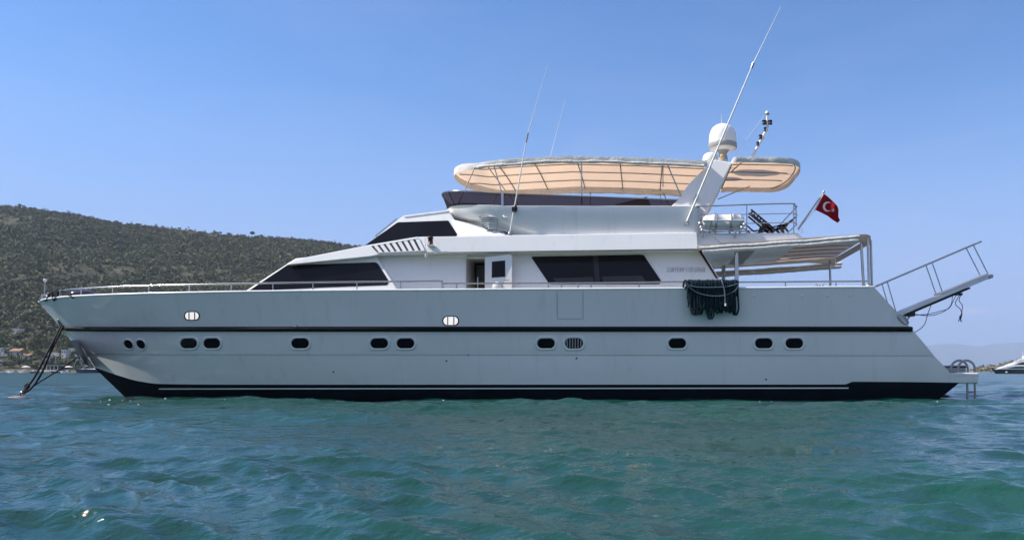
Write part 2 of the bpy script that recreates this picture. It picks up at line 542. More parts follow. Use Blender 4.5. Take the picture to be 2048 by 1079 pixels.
def build_hill():
    px = np.linspace(-700, 1600, 300)
    dd = np.concatenate([np.linspace(440, 460, 6), np.linspace(465, D1, 110), np.linspace(D1 + 15, 1600, 16)])
    PXX, DD = np.meshgrid(px, dd)
    Z = hill_z(PXX, DD)
    V = np.stack([(PXX - PX0) * DD / F, DD + CAMY, Z], -1).reshape(-1, 3)
    i = np.arange(len(dd) - 1)[:, None] * len(px) + np.arange(len(px) - 1)[None]
    Fc = np.stack([i, i + 1, i + len(px) + 1, i + len(px)], -1).reshape(-1, 4)
    o = mesh_np('hill', V, Fc, land_material('dry_hillside', (0.045, 0.045, 0.025), (0.075, 0.072, 0.040), (0.135, 0.12, 0.078), 0.045), smooth=True)
    tag(o, label='dry scrub covered hill sloping down behind the bow', cat='hill', kind='structure')
build_hill()

def leaf_mat(name, c1, c2):
    m = bpy.data.materials.new(name); m.use_nodes = True
    t = m.node_tree; b = t.nodes["Principled BSDF"]; b.inputs['Roughness'].default_value = 0.8
    b.inputs['Specular IOR Level'].default_value = 0.2
    geo = t.nodes.new("ShaderNodeNewGeometry")
    n = t.nodes.new("ShaderNodeTexNoise"); n.inputs['Scale'].default_value = 0.11; n.inputs['Detail'].default_value = 4
    t.links.new(geo.outputs['Position'], n.inputs['Vector'])
    ad = t.nodes.new("ShaderNodeMath"); ad.operation = 'MULTIPLY_ADD'
    ad.inputs[1].default_value = 0.35; 
    t.links.new(geo.outputs['Random Per Island'], ad.inputs[0]); t.links.new(n.outputs['Fac'], ad.inputs[2])
    r = t.nodes.new("ShaderNodeValToRGB")
    r.color_ramp.elements[0].position = 0.42; r.color_ramp.elements[0].color = (*c1, 1)
    r.color_ramp.elements[1].position = 0.9; r.color_ramp.elements[1].color = (*c2, 1)
    t.links.new(ad.outputs[0], r.inputs[0]); t.links.new(r.outputs[0], b.inputs['Base Color'])
    return m
SCRUB = leaf_mat('scrub_leaves', (0.055, 0.064, 0.022), (0.19, 0.18, 0.08))
PINE = leaf_mat('pine_needles', (0.040, 0.062, 0.020), (0.12, 0.135, 0.05))
BARK = mat('tree_bark', (0.10, 0.075, 0.055), 0.9, var=0.2)

def crown_faces(cx, cy, cz, rx, rz, n, leaf, rng, lumps=5):
    """leaf-sized triangles through an uneven crown"""
    lx = rng.normal(0, 0.42, (lumps, 3)); lr = rng.uniform(0.45, 0.75, lumps)
    w = rng.integers(0, lumps, n)
    v = rng.normal(0, 1, (n, 3)); v /= np.linalg.norm(v, axis=1)[:, None]
    p = lx[w] + v * (lr[w] * rng.uniform(0.6, 1.0, n) ** 0.5)[:, None]
    p[:, 2] = np.maximum(p[:, 2], -0.75)
    c = np.stack([cx + p[:, 0] * rx, cy + p[:, 1] * rx, cz + p[:, 2] * rz], -1)
    a = v + rng.normal(0, 0.5, (n, 3)); a /= np.linalg.norm(a, axis=1)[:, None]
    u = np.cross(a, rng.normal(0, 1, (n, 3))); u /= np.linalg.norm(u, axis=1)[:, None]
    q = np.cross(a, u)
    s = leaf * rng.uniform(0.6, 1.3, n)[:, None]
    return np.stack([c + u * s, c - u * s * 0.6 + q * s * 0.9, c - u * s * 0.5 - q * s * 0.9], 1)

def scatter_scrub():
    rng = np.random.default_rng(21)
    tris = []
    cnt = 0
    while cnt < 15000:
        px = rng.uniform(-120, 1040)
        u = rng.uniform(0, 1)
        d = D0 + 25 + (D1 + 8 - D0 - 25) * u ** 0.8
        x = (px - PX0) * d / F
        dens = fbm(np.array([x]), np.array([d]), 8, 4, 0.02)[0]
        if dens < -0.75 and rng.uniform() < 0.75: continue
        if d < D0 + 70 and rng.uniform() < 0.35: continue
        z = float(hill_z(np.array([px]), np.array([d]))[0])
        if z < 2: continue
        r = rng.uniform(1.6, 3.7) * (1.25 if rng.uniform() < 0.15 else 1) * (0.75 if d > D1 - 60 else 1)
        tris.append(crown_faces(x, d + CAMY, z + r * 0.45, r, r * rng.uniform(0.6, 0.95), 46, r * 0.27, rng, 4))
        cnt += 1
    T = np.concatenate(tris)
    o = mesh_np('hillside_scrub', T.reshape(-1, 3), np.arange(len(T) * 3).reshape(-1, 3), SCRUB)
    tag(o, label='olive green maquis scrub covering the whole hillside', cat='scrub', kind='stuff')
scatter_scrub()

def far_ridge(name, pts, d, depth, m, label, jitter, smooth=True):
    px = np.linspace(pts[0][0], pts[-1][0], 240)
    py = pchip(px, [p[0] for p in pts], [p[1] for p in pts])
    zc = np.maximum(H + (PY0 - py) * d / F, -2)
    prof = [(-0.5, 0), (-0.35, 0.22), (-0.2, 0.55), (-0.08, 0.88), (0, 1.0), (0.12, 0.92), (0.5, 0.3), (1, -0.02)]
    rows = []
    for (o_, g) in prof:
        dd = d + o_ * depth
        z = zc * g + (fbm(px * d / 4000, np.full_like(px, o_ * 9), 4, 4, 0.8) * jitter * (0 < g < 1))
        rows.append(np.stack([(px - PX0) * dd / F, np.full_like(px, dd + CAMY), z - 0.5], -1))
    V = np.concatenate(rows); n = len(px)
    i = np.arange(len(prof) - 1)[:, None] * n + np.arange(n - 1)[None]
    Fc = np.stack([i, i + 1, i + n + 1, i + n], -1).reshape(-1, 4)
    o = mesh_np(name, V, Fc, m, smooth=True)
    return tag(o, label=label, cat=name.replace('_', ' '), kind='structure')
far_ridge('mountains', [(900, 700), (1300, 692), (1600, 684), (1780, 690), (1855, 690), (1895, 686), (1925, 688), (1957, 692), (1985, 687), (2048, 684), (2200, 680), (2500, 690), (2900, 720)],
          19000, 5600, land_material('far_slopes', (0.05, 0.06, 0.04), (0.09, 0.09, 0.06), (0.14, 0.13, 0.09), 0.0009), 'hazy blue mountains along the right horizon', 12)
HEAD = [(1780, 743), (1900, 741.5), (1935, 739), (1950, 734), (1985, 730), (2010, 725), (2030, 720), (2060, 716), (2150, 705), (2400, 690), (2800, 700)]
far_ridge('headland', HEAD, 900, 170, land_material('dry_headland', (0.10, 0.085, 0.06), (0.20, 0.165, 0.125), (0.33, 0.28, 0.22), 0.05), 'low dry headland on the right behind the grey yacht', 1.0)
def headland_scrub():
    rng = np.random.default_rng(4); tris = []
    for _ in range(420):
        px = rng.uniform(1940, 2300); o_ = rng.uniform(-0.42, 0.02); d = 900 + o_ * 170
        zc = H + (PY0 - pchip(np.array([px]), [p[0] for p in HEAD], [p[1] for p in HEAD])[0]) * 900 / F
        g = np.interp(o_, [-0.5, -0.35, -0.2, -0.08, 0], [0, 0.22, 0.55, 0.88, 1.0])
        r = rng.uniform(0.8, 2.0)
        tris.append(crown_faces((px - PX0) * d / F, d + CAMY, zc * g + 0.2, r * 1.2, r * 0.8, 26, r * 0.35, rng, 3))
    T = np.concatenate(tris)
    o = mesh_np('headland_scrub', T.reshape(-1, 3), np.arange(len(T) * 3).reshape(-1, 3), SCRUB)
    tag(o, label='sparse scrub dotted over the low headland on the right', cat='scrub', kind='stuff')
headland_scrub()

def build_haze():
    b = MB(); b.box((0, 0, 398), (60000, 60000, 800))
    m = bpy.data.materials.new('haze_air'); m.use_nodes = True
    t = m.node_tree
    t.nodes.remove(t.nodes["Principled BSDF"])
    v = t.nodes.new("ShaderNodeVolumePrincipled")
    v.inputs['Color'].default_value = (0.58, 0.74, 1.0, 1)
    v.inputs['Density'].default_value = 0.00009
    v.inputs['Anisotropy'].default_value = 0.0
    t.links.new(v.outputs[0], t.nodes["Material Output"].inputs['Volume'])
    o = b.build('haze', m)
    o.display_type = 'WIRE'
    tag(o, label='thin blue air haze over the whole bay', cat='haze', kind='stuff')
build_haze()

# ------------------------------------------------------------------ the yacht: hull
yacht = empty('motor_yacht', (0, 0, 0), label='large white motor yacht with black boot stripe moored in the middle of the bay', cat='yacht')

def hull_line(pts, n=170, z=None):
    """pts (px, py, half breadth) -> n world points of the near side, evenly spread along the length"""
    W = [P(p[0], p[1], -p[2]) if z is None else Vector((XW(p[0], -p[1]), -p[1], z)) for p in pts]
    x = np.array([q.x for q in W]); b = np.array([-q.y for q in W]); zz = np.array([q.z for q in W])
    u = np.linspace(0, 1, n) ** 1.25
    xq = x[0] + (x[-1] - x[0]) * u
    return np.stack([xq, -pchip(xq, x, b), pchip(xq, x, zz)], -1)

SHEER = hull_line([(78, 604, .03), (86, 599.5, .32), (100, 597, .58), (150, 592.5, 1.08), (250, 588.5, 1.72), (400, 585, 2.3), (600, 582, 2.72), (800, 580.5, 2.92),
                   (1024, 579, 3.0), (1300, 577.5, 3.0), (1500, 576.5, 2.97), (1700, 574.5, 2.88), (1749, 574.5, 2.84)])
KNUC = hull_line([(124, 657, .03), (134, 657, .16), (160, 657.2, .40), (250, 657.5, 1.12), (400, 657.6, 1.88), (600, 657.6, 2.44), (800, 657.6, 2.70), (1024, 657.6, 2.81),
                  (1300, 657.6, 2.83), (1500, 657.6, 2.81), (1700, 657.6, 2.76), (1824, 657.8, 2.70)])
STEP = hull_line([(163, 707, .03), (200, 707.3, .30), (300, 708, 1.04), (450, 708, 1.80), (650, 708.2, 2.34), (900, 708.6, 2.63), (1300, 709.2, 2.73), (1600, 709.8, 2.72), (1868, 710.2, 2.62)])
CHINE = hull_line([(187, 733, .03), (230, 748, .28), (280, 762, .50), (320, 767, .72), (420, 768.2, 1.20), (600, 768.4, 1.86), (850, 768.4, 2.38), (1200, 768.3, 2.59), (1500, 768.2, 2.59),
                   (1690, 768, 2.56), (1704, 762.5, 2.56), (1800, 763, 2.53), (1919, 764.5, 2.50)])
WLINE = hull_line([(258, .02), (300, .20), (360, .48), (500, 1.16), (700, 1.88), (900, 2.22), (1200, 2.42), (1600, 2.44), (1866, 2.36)], z=-0.12)
KEEL = hull_line([(330, .02), (500, .05), (1200, .05), (1830, .05)], z=-1.1)

def hull_panel(mb, A, B, nv, mi, bulge=0.0):
    rows = []
    for j in range(nv + 1):
        t = j / nv
        Rw = A * (1 - t) + B * t
        Rw = Rw.copy(); Rw[:, 1] -= bulge * 4 * t * (1 - t) * np.clip(-Rw[:, 1] / 1.5, 0, 1)
        rows.append([Vector(q) for q in Rw])
    mb.grid(rows, mi)
    mb.grid([[Vector((q[0], -q[1], q[2])) for q in r] for r in rows], mi)

hb = MB()
hull_panel(hb, SHEER, KNUC, 6, 0, -0.008)
hull_panel(hb, KNUC, STEP, 4, 0, 0.01)
STEP2 = STEP.copy(); STEP2[:, 1] = np.minimum(STEP2[:, 1] + 0.022, -0.01)
hull_panel(hb, STEP, STEP2, 1, 0)
hull_panel(hb, STEP2, CHINE, 5, 0, 0.015)
hull_panel(hb, CHINE, WLINE, 5, 1, 0.02)
hull_panel(hb, WLINE, KEEL, 3, 1)
# transom
ends = [SHEER[-1], KNUC[-1], STEP[-1], STEP2[-1], CHINE[-1], WLINE[-1], KEEL[-1]]
for i in range(6):
    a, b = ends[i], ends[i + 1]
    hb.add([(a[0], a[1], a[2]), (b[0], b[1], b[2]), (b[0], -b[1], b[2]), (a[0], -a[1], a[2])], [(0, 1, 2, 3)], 0 if i < 4 else 1)
hull = hb.build('hull', [HULLW, BLACK], yacht, fix=False)
hbvh = BVHTree.FromPolygons([v.co.copy() for v in hull.data.vertices], [tuple(p.vertices) for p in hull.data.polygons])
EYE = Vector((0, CAMY, H))
def on_hull(px, py, off=0.0):
    d = (P(px, py, 0) - EYE).normalized()
    loc, nor, _, _ = hbvh.ray_cast(EYE, d)
    if loc is None: return P(px, py, -2.6), Vector((0, -1, 0))
    if nor.y > 0: nor = -nor
    return loc + nor * off, nor
def hull_y(line, px):
    y = -2.5
    for _ in range(6):
        y = float(np.interp(XW(px, y), line[:, 0], line[:, 1]))
    return y
def SH(px, py, inset=0.06):
    """point above the deck edge"""
    return P(px, py, hull_y(SHEER, px) + inset)

# deck lid a little below the bulwark top, cap rail, rub rail, stripes
b = MB()
n = len(SHEER)
dk = SHEER * 0.72 + KNUC * 0.28; dk[:, 1] = np.minimum(dk[:, 1] + 0.03, -0.005)
b.grid([[Vector(q) for q in dk], [Vector((q[0], -q[1], q[2])) for q in dk]], 0, False)
b.build('deck', TEAK, yacht)
for s in (1,):
    b = MB()
    loop = [Vector((q[0], q[1] + 0.02, q[2] + 0.012)) for q in SHEER] + [Vector((q[0], -q[1] - 0.02, q[2] + 0.012)) for q in SHEER[::-1]]
    b.tube(loop, 0.036, 8)
    b.build('cap_rail', GEL, hull)
b = MB()
k = KNUC.copy()
prof = [(0.0, 0.075), (-0.055, 0.06), (-0.075, 0.02), (-0.075, -0.02), (-0.055, -0.06), (0.0, -0.075)]
rows = []
for (oy, oz) in prof:
    tap = np.clip(np.linspace(0, 1, n) * 40, 0.55, 1)
    rows.append([Vector((q[0], q[1] + (oy - 0.004), q[2] + oz * t)) for q, t in zip(k, tap)])
b.grid(rows, 0, True)
b.grid([[Vector((q[0], -q[1], q[2])) for q in r] for r in rows], 0, True)
for r_ in (0, -1):
    ring = [r[r_] for r in rows]; b.add(ring, [tuple(range(len(ring)))], 0)
b.build('rub_rail', RUB, hull)

def hull_strip(pts, wd, off, parent, name, m, r=0.0):
    """flat strip lying on the hull along picture points"""
    mb = MB(); top, bot = [], []
    for (px, py) in pts:
        top.append(on_hull(px, py - wd / 2, off)[0]); bot.append(on_hull(px, py + wd / 2, off)[0])
    mb.grid([top, bot], 0, False)
    return mb.build(name, m, parent)
hull_strip([(318 + i * (1697 - 318) / 90, 776.8 - 1.6 * i / 90) for i in range(91)], 2.3, 0.006, hull, 'boot_stripe', GEL)

def oval_path(cx, cy, w_, h_, n=28):
    """stadium outline in the picture"""
    r = h_ / 2; L = max(w_ / 2 - r, 0); out = []
    for i in range(n):
        a = 2 * math.pi * i / n
        out.append((cx + math.copysign(L, math.cos(a)) + r * math.cos(a), cy - r * math.sin(a)))
    return out

def porthole(cx, cy, w_, h_, opening=False, louvre=False, skew=0.0):
    fr = MB(); rings = []
    path = oval_path(cx, cy, w_, h_)
    for scale, off in ((1.22, 0.000), (1.18, 0.018), (1.1, 0.02), (1.0, 0.004), (0.96, 0.0035)) if opening else ((1.42, 0.000), (1.34, 0.022), (1.20, 0.030), (1.02, 0.004), (0.96, 0.0035)):
        ring = []
        for (x, y) in path:
            q, nn = on_hull(cx + (x - cx) * (1 + (scale - 1) * 0.75) + skew * (y - cy), cy + (y - cy) * scale, 0)
            ring.append(q + nn * off)
        rings.append(ring)
    fr.grid(rings, 0, True, close=True)
    f = fr.build('bulwark_opening' if opening else 'porthole', RUB if opening else HULLW, yacht)
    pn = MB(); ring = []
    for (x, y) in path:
        q, nn = on_hull(x + skew * (y - cy), y, 0); ring.append(q + nn * (0.005 if not opening else 0.007))
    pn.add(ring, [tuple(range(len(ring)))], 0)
    pn.build('pane', GLOWPANE if opening else PGLASS, f)  # in the openings an added glowing pane, stands in for the sunlit deck
    if opening:
        for t in (-0.2, 0.22):
            mb = MB(); a = on_hull(cx + t * w_, cy - h_ / 2 + .5, .012)[0]; c = on_hull(cx + t * w_, cy + h_ / 2 - .5, .012)[0]
            mb.tube([a, c], 0.016, 6); mb.build('glazing_bar', RUB, f)
    if louvre:
        for t in np.linspace(-0.38, 0.38, 6):
            hh = h_ / 2 * (0.92 if abs(t) < .28 else .66)
            mb = MB(); a = on_hull(cx + t * w_, cy - hh, .012)[0]; c = on_hull(cx + t * w_, cy + hh, .012)[0]
            mb.bar(a, c, 0.012, 0.03); mb.build('louvre_blade', GREYP, f)
    return f
for cx in (377.5, 424, 600.5, 758.5, 811, 1092, 1354.5, 1527.5, 1588.5): porthole(cx, 686, 35 if cx > 450 else 33, 20)
porthole(1148, 686, 36, 21, louvre=True)
for cx in (257, 282): porthole(cx, 688, 13.5, 17, skew=0.28)
porthole(384, 631, 27, 15, opening=True)  # bulwark openings, their brightness comes from the glowing pane
porthole(901.5, 641, 29, 16.5, opening=True)

# boarding gate outline in the bulwark, scuppers, small fittings
b = MB()
for seg in ([(1114.5, 583), (1114.5, 637)], [(1114.5, 637), (1166, 637)], [(1166, 637), (1166, 583)]):
    a, c = on_hull(*seg[0], .003)[0], on_hull(*seg[1], .003)[0]
    b.bar(a, c, 0.006, 0.012)
b.build('boarding_gate', LINEG, hull)
for (px, py) in ((667, 743), (893, 721), (937, 709), (1153, 716), (1532, 758)):
    b = MB(); q, nn = on_hull(px, py, 0.0); b.lathe(q - nn * 0.01, nn, [(0.026, 0), (0.026, 0.018), (0.016, 0.022)], 10); b.build('drain_outlet', DARKP, hull)
for (px, py) in ((1508, 591), (1605, 591), (1655, 591), (1700, 591)):
    b = MB(); q, nn = on_hull(px, py, 0.0); b.lathe(q - nn * 0.01, nn, [(0.035, 0), (0.03, 0.02), (0.012, 0.026)], 10); b.build('stud', HULLW, hull)
b = MB(); q, nn = on_hull(593, 652, 0.0)
b.lathe(q - nn * 0.01, nn, [(0.05, 0), (0.055, 0.03), (0.03, 0.07), (0.015, 0.09)], 12); b.build('discharge_fitting', STEEL, hull)
# hawse hole at the stem, stainless anchor plate
b = MB(); ring0, ring1 = [], []
for i in range(20):
    a = 2 * math.pi * i / 20
    x, y = 6.2 * math.cos(a), 4.2 * math.sin(a)
    x, y = 120.5 + x * .62 + y * .25, 646 + y + x * .95
    q, nn = on_hull(x, y, .012); ring0.append(q)
b.tube(ring0, 0.03, 6, closed=True)
b.add([q + Vector((0, 0.01, 0)) for q in ring0], [tuple(range(20))], 1)
b.build('hawse_hole', [DSTEEL, DARKP], hull)
b = MB()
outl = [(139, 681), (155, 678), (160, 690), (176, 714), (189, 733), (180, 734), (170, 727), (158, 707)]
ring = [on_hull(px, py, .014)[0] for px, py in outl]
b.add(ring, [tuple(range(len(ring)))], 0)
b.add([Vector((q.x, -q.y, q.z)) for q in ring], [tuple(range(len(ring)))], 0)
b.build('anchor_plate', DSTEEL, hull)
b = MB()
ring = [on_hull(px, py, .024)[0] for px, py in [(158, 687), (168, 703), (187, 732), (178, 733), (170, 722)]]
b.add(ring, [tuple(range(len(ring)))], 0)
b.build('anchor_pocket', DARKP, hull)
b = MB()
b.tube([P(150, 708, -.1), P(158, 715, -.12), P(156, 727, -.1)], [0.03, 0.05, 0.02], 8); b.tube([P(150, 730, -.1), P(157, 716, -.1), P(166, 731, -.05)], 0.035, 8)
b.build('anchor', STEEL, yacht)

# swim platform
b = MB()
e = CHINE[-1]
out = [P(1872, 743.5, -2.56), P(1958, 744.5, -2.52), P(1958, 766.5, -2.48), P(1900, 766, -2.49), P(1872, 764, -2.49)]
b.across(out)
b.build('swim_platform', HULLW, yacht, bevel=0.05)
b = MB()
rows = []
for px, py in ((1870, 713), (1885, 732), (1894, 740), (1903, 743.3), (1912, 744)):
    q = P(px, py, -2.545); rows.append([q, Vector((q.x, -q.y, q.z))])
b.grid(rows, 0)
b.build('transom_fillet', HULLW, yacht)

# ------------------------------------------------------------------ superstructure
TP = Plane.through(500, 2.00, 775, 2.50, -0.28, 3.6)        # raised trunk side
FF = Plane.through(590, 2.18, 850, 2.56, -0.28, 4.4)        # forward roof edge / fascia
FA = Plane(2.56 + 0.28 * 4.4, 0, -0.28)                     # aft fascia
HW = Plane(2.36 + 0.26 * 3.3, 0, -0.26)                      # recessed house wall
PP = Plane.through(740, 1.72, 905, 1.98, -0.30, 5.0)        # pilothouse side
def poly(pl, pts, off=0.0): return [pl.at(x, y, off) for x, y in pts]

b = MB(); b.across(poly(TP, [(486, 586), (486, 585), (574, 527.5), (592, 516.5), (745, 500), (798, 585)]))
trunk = b.build('trunk_cabin', GEL, yacht, bevel=0.025)
def window(pl, pts, parent, name='window', frame=1.5, off=0.0, fm=None, gm=None, pane='pane'):
    """glass panel set proud in a dark gasket"""
    mb = MB(); mb.plate(poly(pl, pts, off + 0.012), 0.05)
    f = mb.build(name, gm or GLASS, parent, bevel=0.006)
    return f
def rounded(pts, r, n=4):
    out = []
    k = len(pts)
    for i in range(k):
        p0, p1, p2 = Vector(pts[i - 1]).to_2d(), Vector(pts[i]).to_2d(), Vector(pts[(i + 1) % k]).to_2d()
        a = p1 + (p0 - p1).normalized() * min(r, (p0 - p1).length * .45); c = p1 + (p2 - p1).normalized() * min(r, (p2 - p1).length * .45)
        for j in range(n + 1):
            t = j / n
            q = a * (1 - t) ** 2 + p1 * 2 * t * (1 - t) + c * t * t
            out.append((q.x, q.y))
    return out
window(TP, rounded([(496, 582), (573.5, 530.2), (751, 523.8), (756, 527), (778, 562.5), (774, 569.5), (640, 574.5)], 2.5), trunk)
# a thin white mullion shade line inside the glass
b = MB(); b.plate(poly(TP, [(683, 527), (684.5, 527), (690, 571), (688.5, 571)], 0.018), 0.004); b.build('mullion', GLASS, trunk)

b = MB(); b.across(poly(FF, [(572, 529.5), (590, 518.5), (735, 490), (838, 474.0), (850, 473.2), (853, 505.0), (755, 509.5), (740, 512.5)]))
b.build('forward_roof', GEL, yacht, bevel=0.02)
b = MB(); b.across(poly(FA, [(850, 473.2), (1394, 464.5), (1396, 497.5), (853, 505.0)]))
fascia = b.build('upper_bulwark', GEL, yacht, bevel=0.02)
# soffit lip under the overhang
b = MB(); b.plate([P(758, 509, -2.3), P(1400, 499.5, -2.5), P(1400, 499.5, -1.9), P(758, 509, -1.9)], -0.03, direction=(0, 0, 1)); b.build('soffit', GEL, yacht)

# house walls, split round the doorway
b = MB()
b.across(poly(HW, [(752, 585), (752, 503), (932, 499), (932, 585)]))
b.across(poly(HW, [(970, 585), (970, 499), (1402, 494), (1452, 580), (1452, 585)]))
b.prism(poly(HW, [(932, 499), (970, 499), (970, 516.5), (932, 516.5)]), [q + Vector((0, 1.2, 0)) for q in poly(HW, [(932, 499), (970, 499), (970, 516.5), (932, 516.5)])])
house = b.build('deckhouse', GEL, yacht, bevel=0.012)
b = MB(); b.box((XW(951, -.9), -0.85, 3.2), (0.75, 0.05, 2.6)); b.build('passage', DARKIN, house)
b = MB(); b.plate([P(953, 530, -1.4), P(969, 530, -1.4), P(969, 575, -1.4), P(953, 575, -1.4)], 0.03); b.build('inner_panel', mat('inner_panel_brown', (.05, .045, .04), .6), house)
b = MB(); b.tube(poly(HW, [(955.5, 554), (955.5, 582)], -0.25), 0.022, 8); b.build('grab_pole', STEEL, house)
b = MB()
fr = poly(HW, [(930.5, 585), (930.5, 519), (933.5, 515.8), (970, 515.8)], 0.012)
b.tube(fr, 0.02, 6); b.build('door_frame', GEL, house)
# hinged door standing open, its free edge out over the side deck
A0, A1 = P(969.5, 590, -2.42), P(969.5, 513.5, -2.42)
zt, zb = A1.z, A0.z
hx = A0.x
fx = XW(1024, -2.55)
def door_pt(px, z): 
    t = (px - 969.5) / (1024 - 969.5)
    return Vector((hx + (fx - hx) * t, -2.42 - 0.13 * t, z))
def zpx(py, t): return H + (PY0 - py) * (27 - 2.42 - 0.13 * t) / F
mb = MB()
ol = [door_pt(969.5, zb), door_pt(969.5, zpx(516, 0)), door_pt(972, zpx(513.6, .05)), door_pt(1020, zpx(508.2, .93)), door_pt(1024, zpx(510.5, 1)), door_pt(1024, zb)]
mb.plate(ol, 0.045); door = mb.build('door', GEL, yacht, bevel=0.008)
mb = MB(); mb.plate([door_pt(983.5, zpx(555, .26)) + Vector((0, -.006, 0)), door_pt(984, zpx(523, .26)) + Vector((0, -.006, 0)), door_pt(1010.5, zpx(520.3, .76)) + Vector((0, -.006, 0)), door_pt(1010.5, zpx(553.3, .76)) + Vector((0, -.006, 0))], 0.02)
mb.build('pane', GLASS, door)
mb = MB(); q = door_pt(995, zpx(573, .5)) + Vector((0, -.02, 0)); mb.lathe(q, (0, -1, 0), [(0.14, 0), (0.14, 0.02), (0.11, 0.05), (0.03, 0.06)], 16); mb.build('air_vent', WHITEP, door)
mb = MB(); mb.tube([door_pt(1017, zpx(560, .9)) + Vector((0, -.03, 0)), door_pt(1019, zpx(560, .9)) + Vector((0, -.07, 0)), door_pt(1008, zpx(560.5, .9)) + Vector((0, -.07, 0))], .014, 6); mb.build('handle', STEEL, door)

sal = window(HW, rounded([(1061.5, 512.8), (1287, 508.6), (1323, 562), (1320, 567.8), (1099, 568.5)], 5), house)
for p4 in ([(1186, 511), (1196, 511), (1200, 567), (1190, 567)],):
    b = MB(); b.plate(poly(HW, p4, 0.019), 0.006); b.build('mullion', mat('mullion_black', (.012, .012, .014), .3), sal)
for p4 in ([(1106, 556), (1186, 553.5), (1188, 566.5), (1113, 567)], [(1204, 552.5), (1284, 551), (1294, 566), (1207, 566.5)]):  # lighter panels on the glass imitate faint interior reflections
    b = MB(); b.plate(poly(HW, p4, 0.017), 0.004); b.build('interior_reflection', mat('reflection_grey', (.035, .038, .045), .7, var=.1), sal)
b = MB(); b.plate(poly(HW, [(1290, 503), (1300, 503), (1347, 583), (1337, 583)], 0.03), 0.05); b.build('raked_trim', GEL, house, bevel=0.008)
b = MB(); b.plate(poly(HW, [(1048, 506), (1056, 506), (1096, 572), (1088, 572)], 0.012), 0.03); b.build('raked_trim', GEL, house, bevel=0.005)
b = MB(); b.plate(poly(HW, [(1396, 500), (1402, 500), (1436, 556), (1432, 556)], 0.02), 0.5); b.build('aft_gutter', DARKP, house)

# louvred air intake in the forward roof edge
b = MB(); b.plate(poly(FF, [(742.5, 491.5), (838, 476.2), (850.5, 501.5), (754.5, 505.5)], 0.016), 0.03)
intake = b.build('air_intake', mat('intake_dark', (.008, .012, .03), .5), yacht)
b = MB()
for k in range(8):
    t0 = k / 8 + 0.045; t1 = t0 + 0.075
    def L(t, v):
        x0, y0 = 742.5 + (838 - 742.5) * t, 491.5 + (476.2 - 491.5) * t
        x1, y1 = 754.5 + (850.5 - 754.5) * t, 505.5 + (501.5 - 505.5) * t
        return (x0 + (x1 - x0) * v, y0 + (y1 - y0) * v)
    b.plate(poly(FF, [L(t0, .05), L(t1, .05), L(t1, .95), L(t0, .95)], 0.035), 0.03)
b.build('louvre', GEL, intake)
b = MB()
b.tube(poly(FF, [(742.5, 491.5), (838, 476.2), (850.5, 501.5), (754.5, 505.5)], 0.02), 0.014, 6, closed=True)
b.build('frame', GEL, intake)

# pilothouse
b = MB(); b.across(poly(PP, [(700, 512), (735, 488.5), (806, 431.8), (897, 420.5), (935, 480), (935, 512)]))
pilot = b.build('pilothouse', GEL, yacht, bevel=0.02)
window(PP, rounded([(729.5, 490.5), (795, 444.2), (896.5, 440.6), (914.5, 468.5), (912.5, 472.5), (832, 473)], 2.0), pilot)
b = MB(); b.bar(PP.at(753, 470.5, -.25), PP.at(794, 437.5, -.25), 0.03, 0.035); b.bar(PP.at(752, 474, -.25), PP.at(754, 469, -.25), .04, .05); b.build('wiper', DSTEEL, pilot)
b = MB(); b.across([PP.at(806, 431.2, .03), PP.at(897, 419.6, .03), PP.at(897, 422.2, .03), PP.at(810, 433.6, .03)]); b.build('roof_edge', GEL, pilot, bevel=.01)
# sloping fairing between bulwark top and flybridge
b = MB()
Aq, Bq, Cq = P(903, 438, -1.86), P(931, 471.5, -2.38), P(1010, 469, -2.38)
Dq = P(1010, 462, -1.7)
for s in (1,):
    vs = [Aq, Bq, Cq, Dq]
    low = [Vector((q.x, q.y + .3, 4.2)) for q in vs]
    for sg in (1, -1):
        b = MB()
        b.add([Vector((q.x, q.y * sg, q.z)) for q in vs + low], [(0, 1, 2, 3), (0, 1, 5, 4), (1, 2, 6, 5), (2, 3, 7, 6), (3, 0, 4, 7), (4, 5, 6, 7)])
        b.build('fairing', GEL, yacht)
# upper deck
b = MB(); b.across([P(930, 469.5, -2.34), P(1394, 466.5, -2.34), P(1394, 474, -2.34), P(930, 478, -2.34)]); b.build('upper_deck', GEL, yacht)
b = MB(); b.across([P(1390, 466, -2.34), P(1596, 465.5, -2.34), P(1609, 478, -2.36), P(1600, 481, -2.36), P(1390, 497, -2.36)]); b.build('aft_upper_deck', GEL, yacht, bevel=.02)
b = MB(); b.plate([P(1424, 470, -2.39), P(1478, 469, -2.39), P(1500, 483, -2.39), P(1442, 486, -2.39)], 0.05); b.build('deck_moulding', GEL, yacht, bevel=.012)

# flybridge coaming with rounded nose, smoked screen on top
def nose_curve(xn, xa, bh, n=26, ex=2.3, L=2.0):
    """plan outline: near side aft -> nose -> far side aft"""
    pts = []
    for i in range(n + 1):
        a = -math.pi / 2 + math.pi * i / n
        c, s_ = math.cos(a), math.sin(a)
        pts.append((xn + L - L * abs(c) ** (2 / ex), bh * math.copysign(abs(s_) ** (2 / ex), s_)))
    return [(xa, -bh)] + pts + [(xa, bh)]
def loop3(xn, xa, bh, zf, ex=2.3, L=2.0):
    return [Vector((x, y, zf(x, y))) for x, y in nose_curve(xn, xa, bh, 26, ex, L)]
XA = XW(1400, -2.3)
znt = lambda py, b_: H + (PY0 - py) * (27 - b_) / F
top_z = lambda x, y: np.interp(x, [-6.6, -5.6, -4.2, 2], [5.88, 5.80, znt(411.5, 2.33), znt(412.3, 2.33)])
bot_z = lambda x, y: znt(470, 2.25)
xnose_t = XW(893, -.5)
mid_z = lambda x, y: top_z(x, y) - 0.42
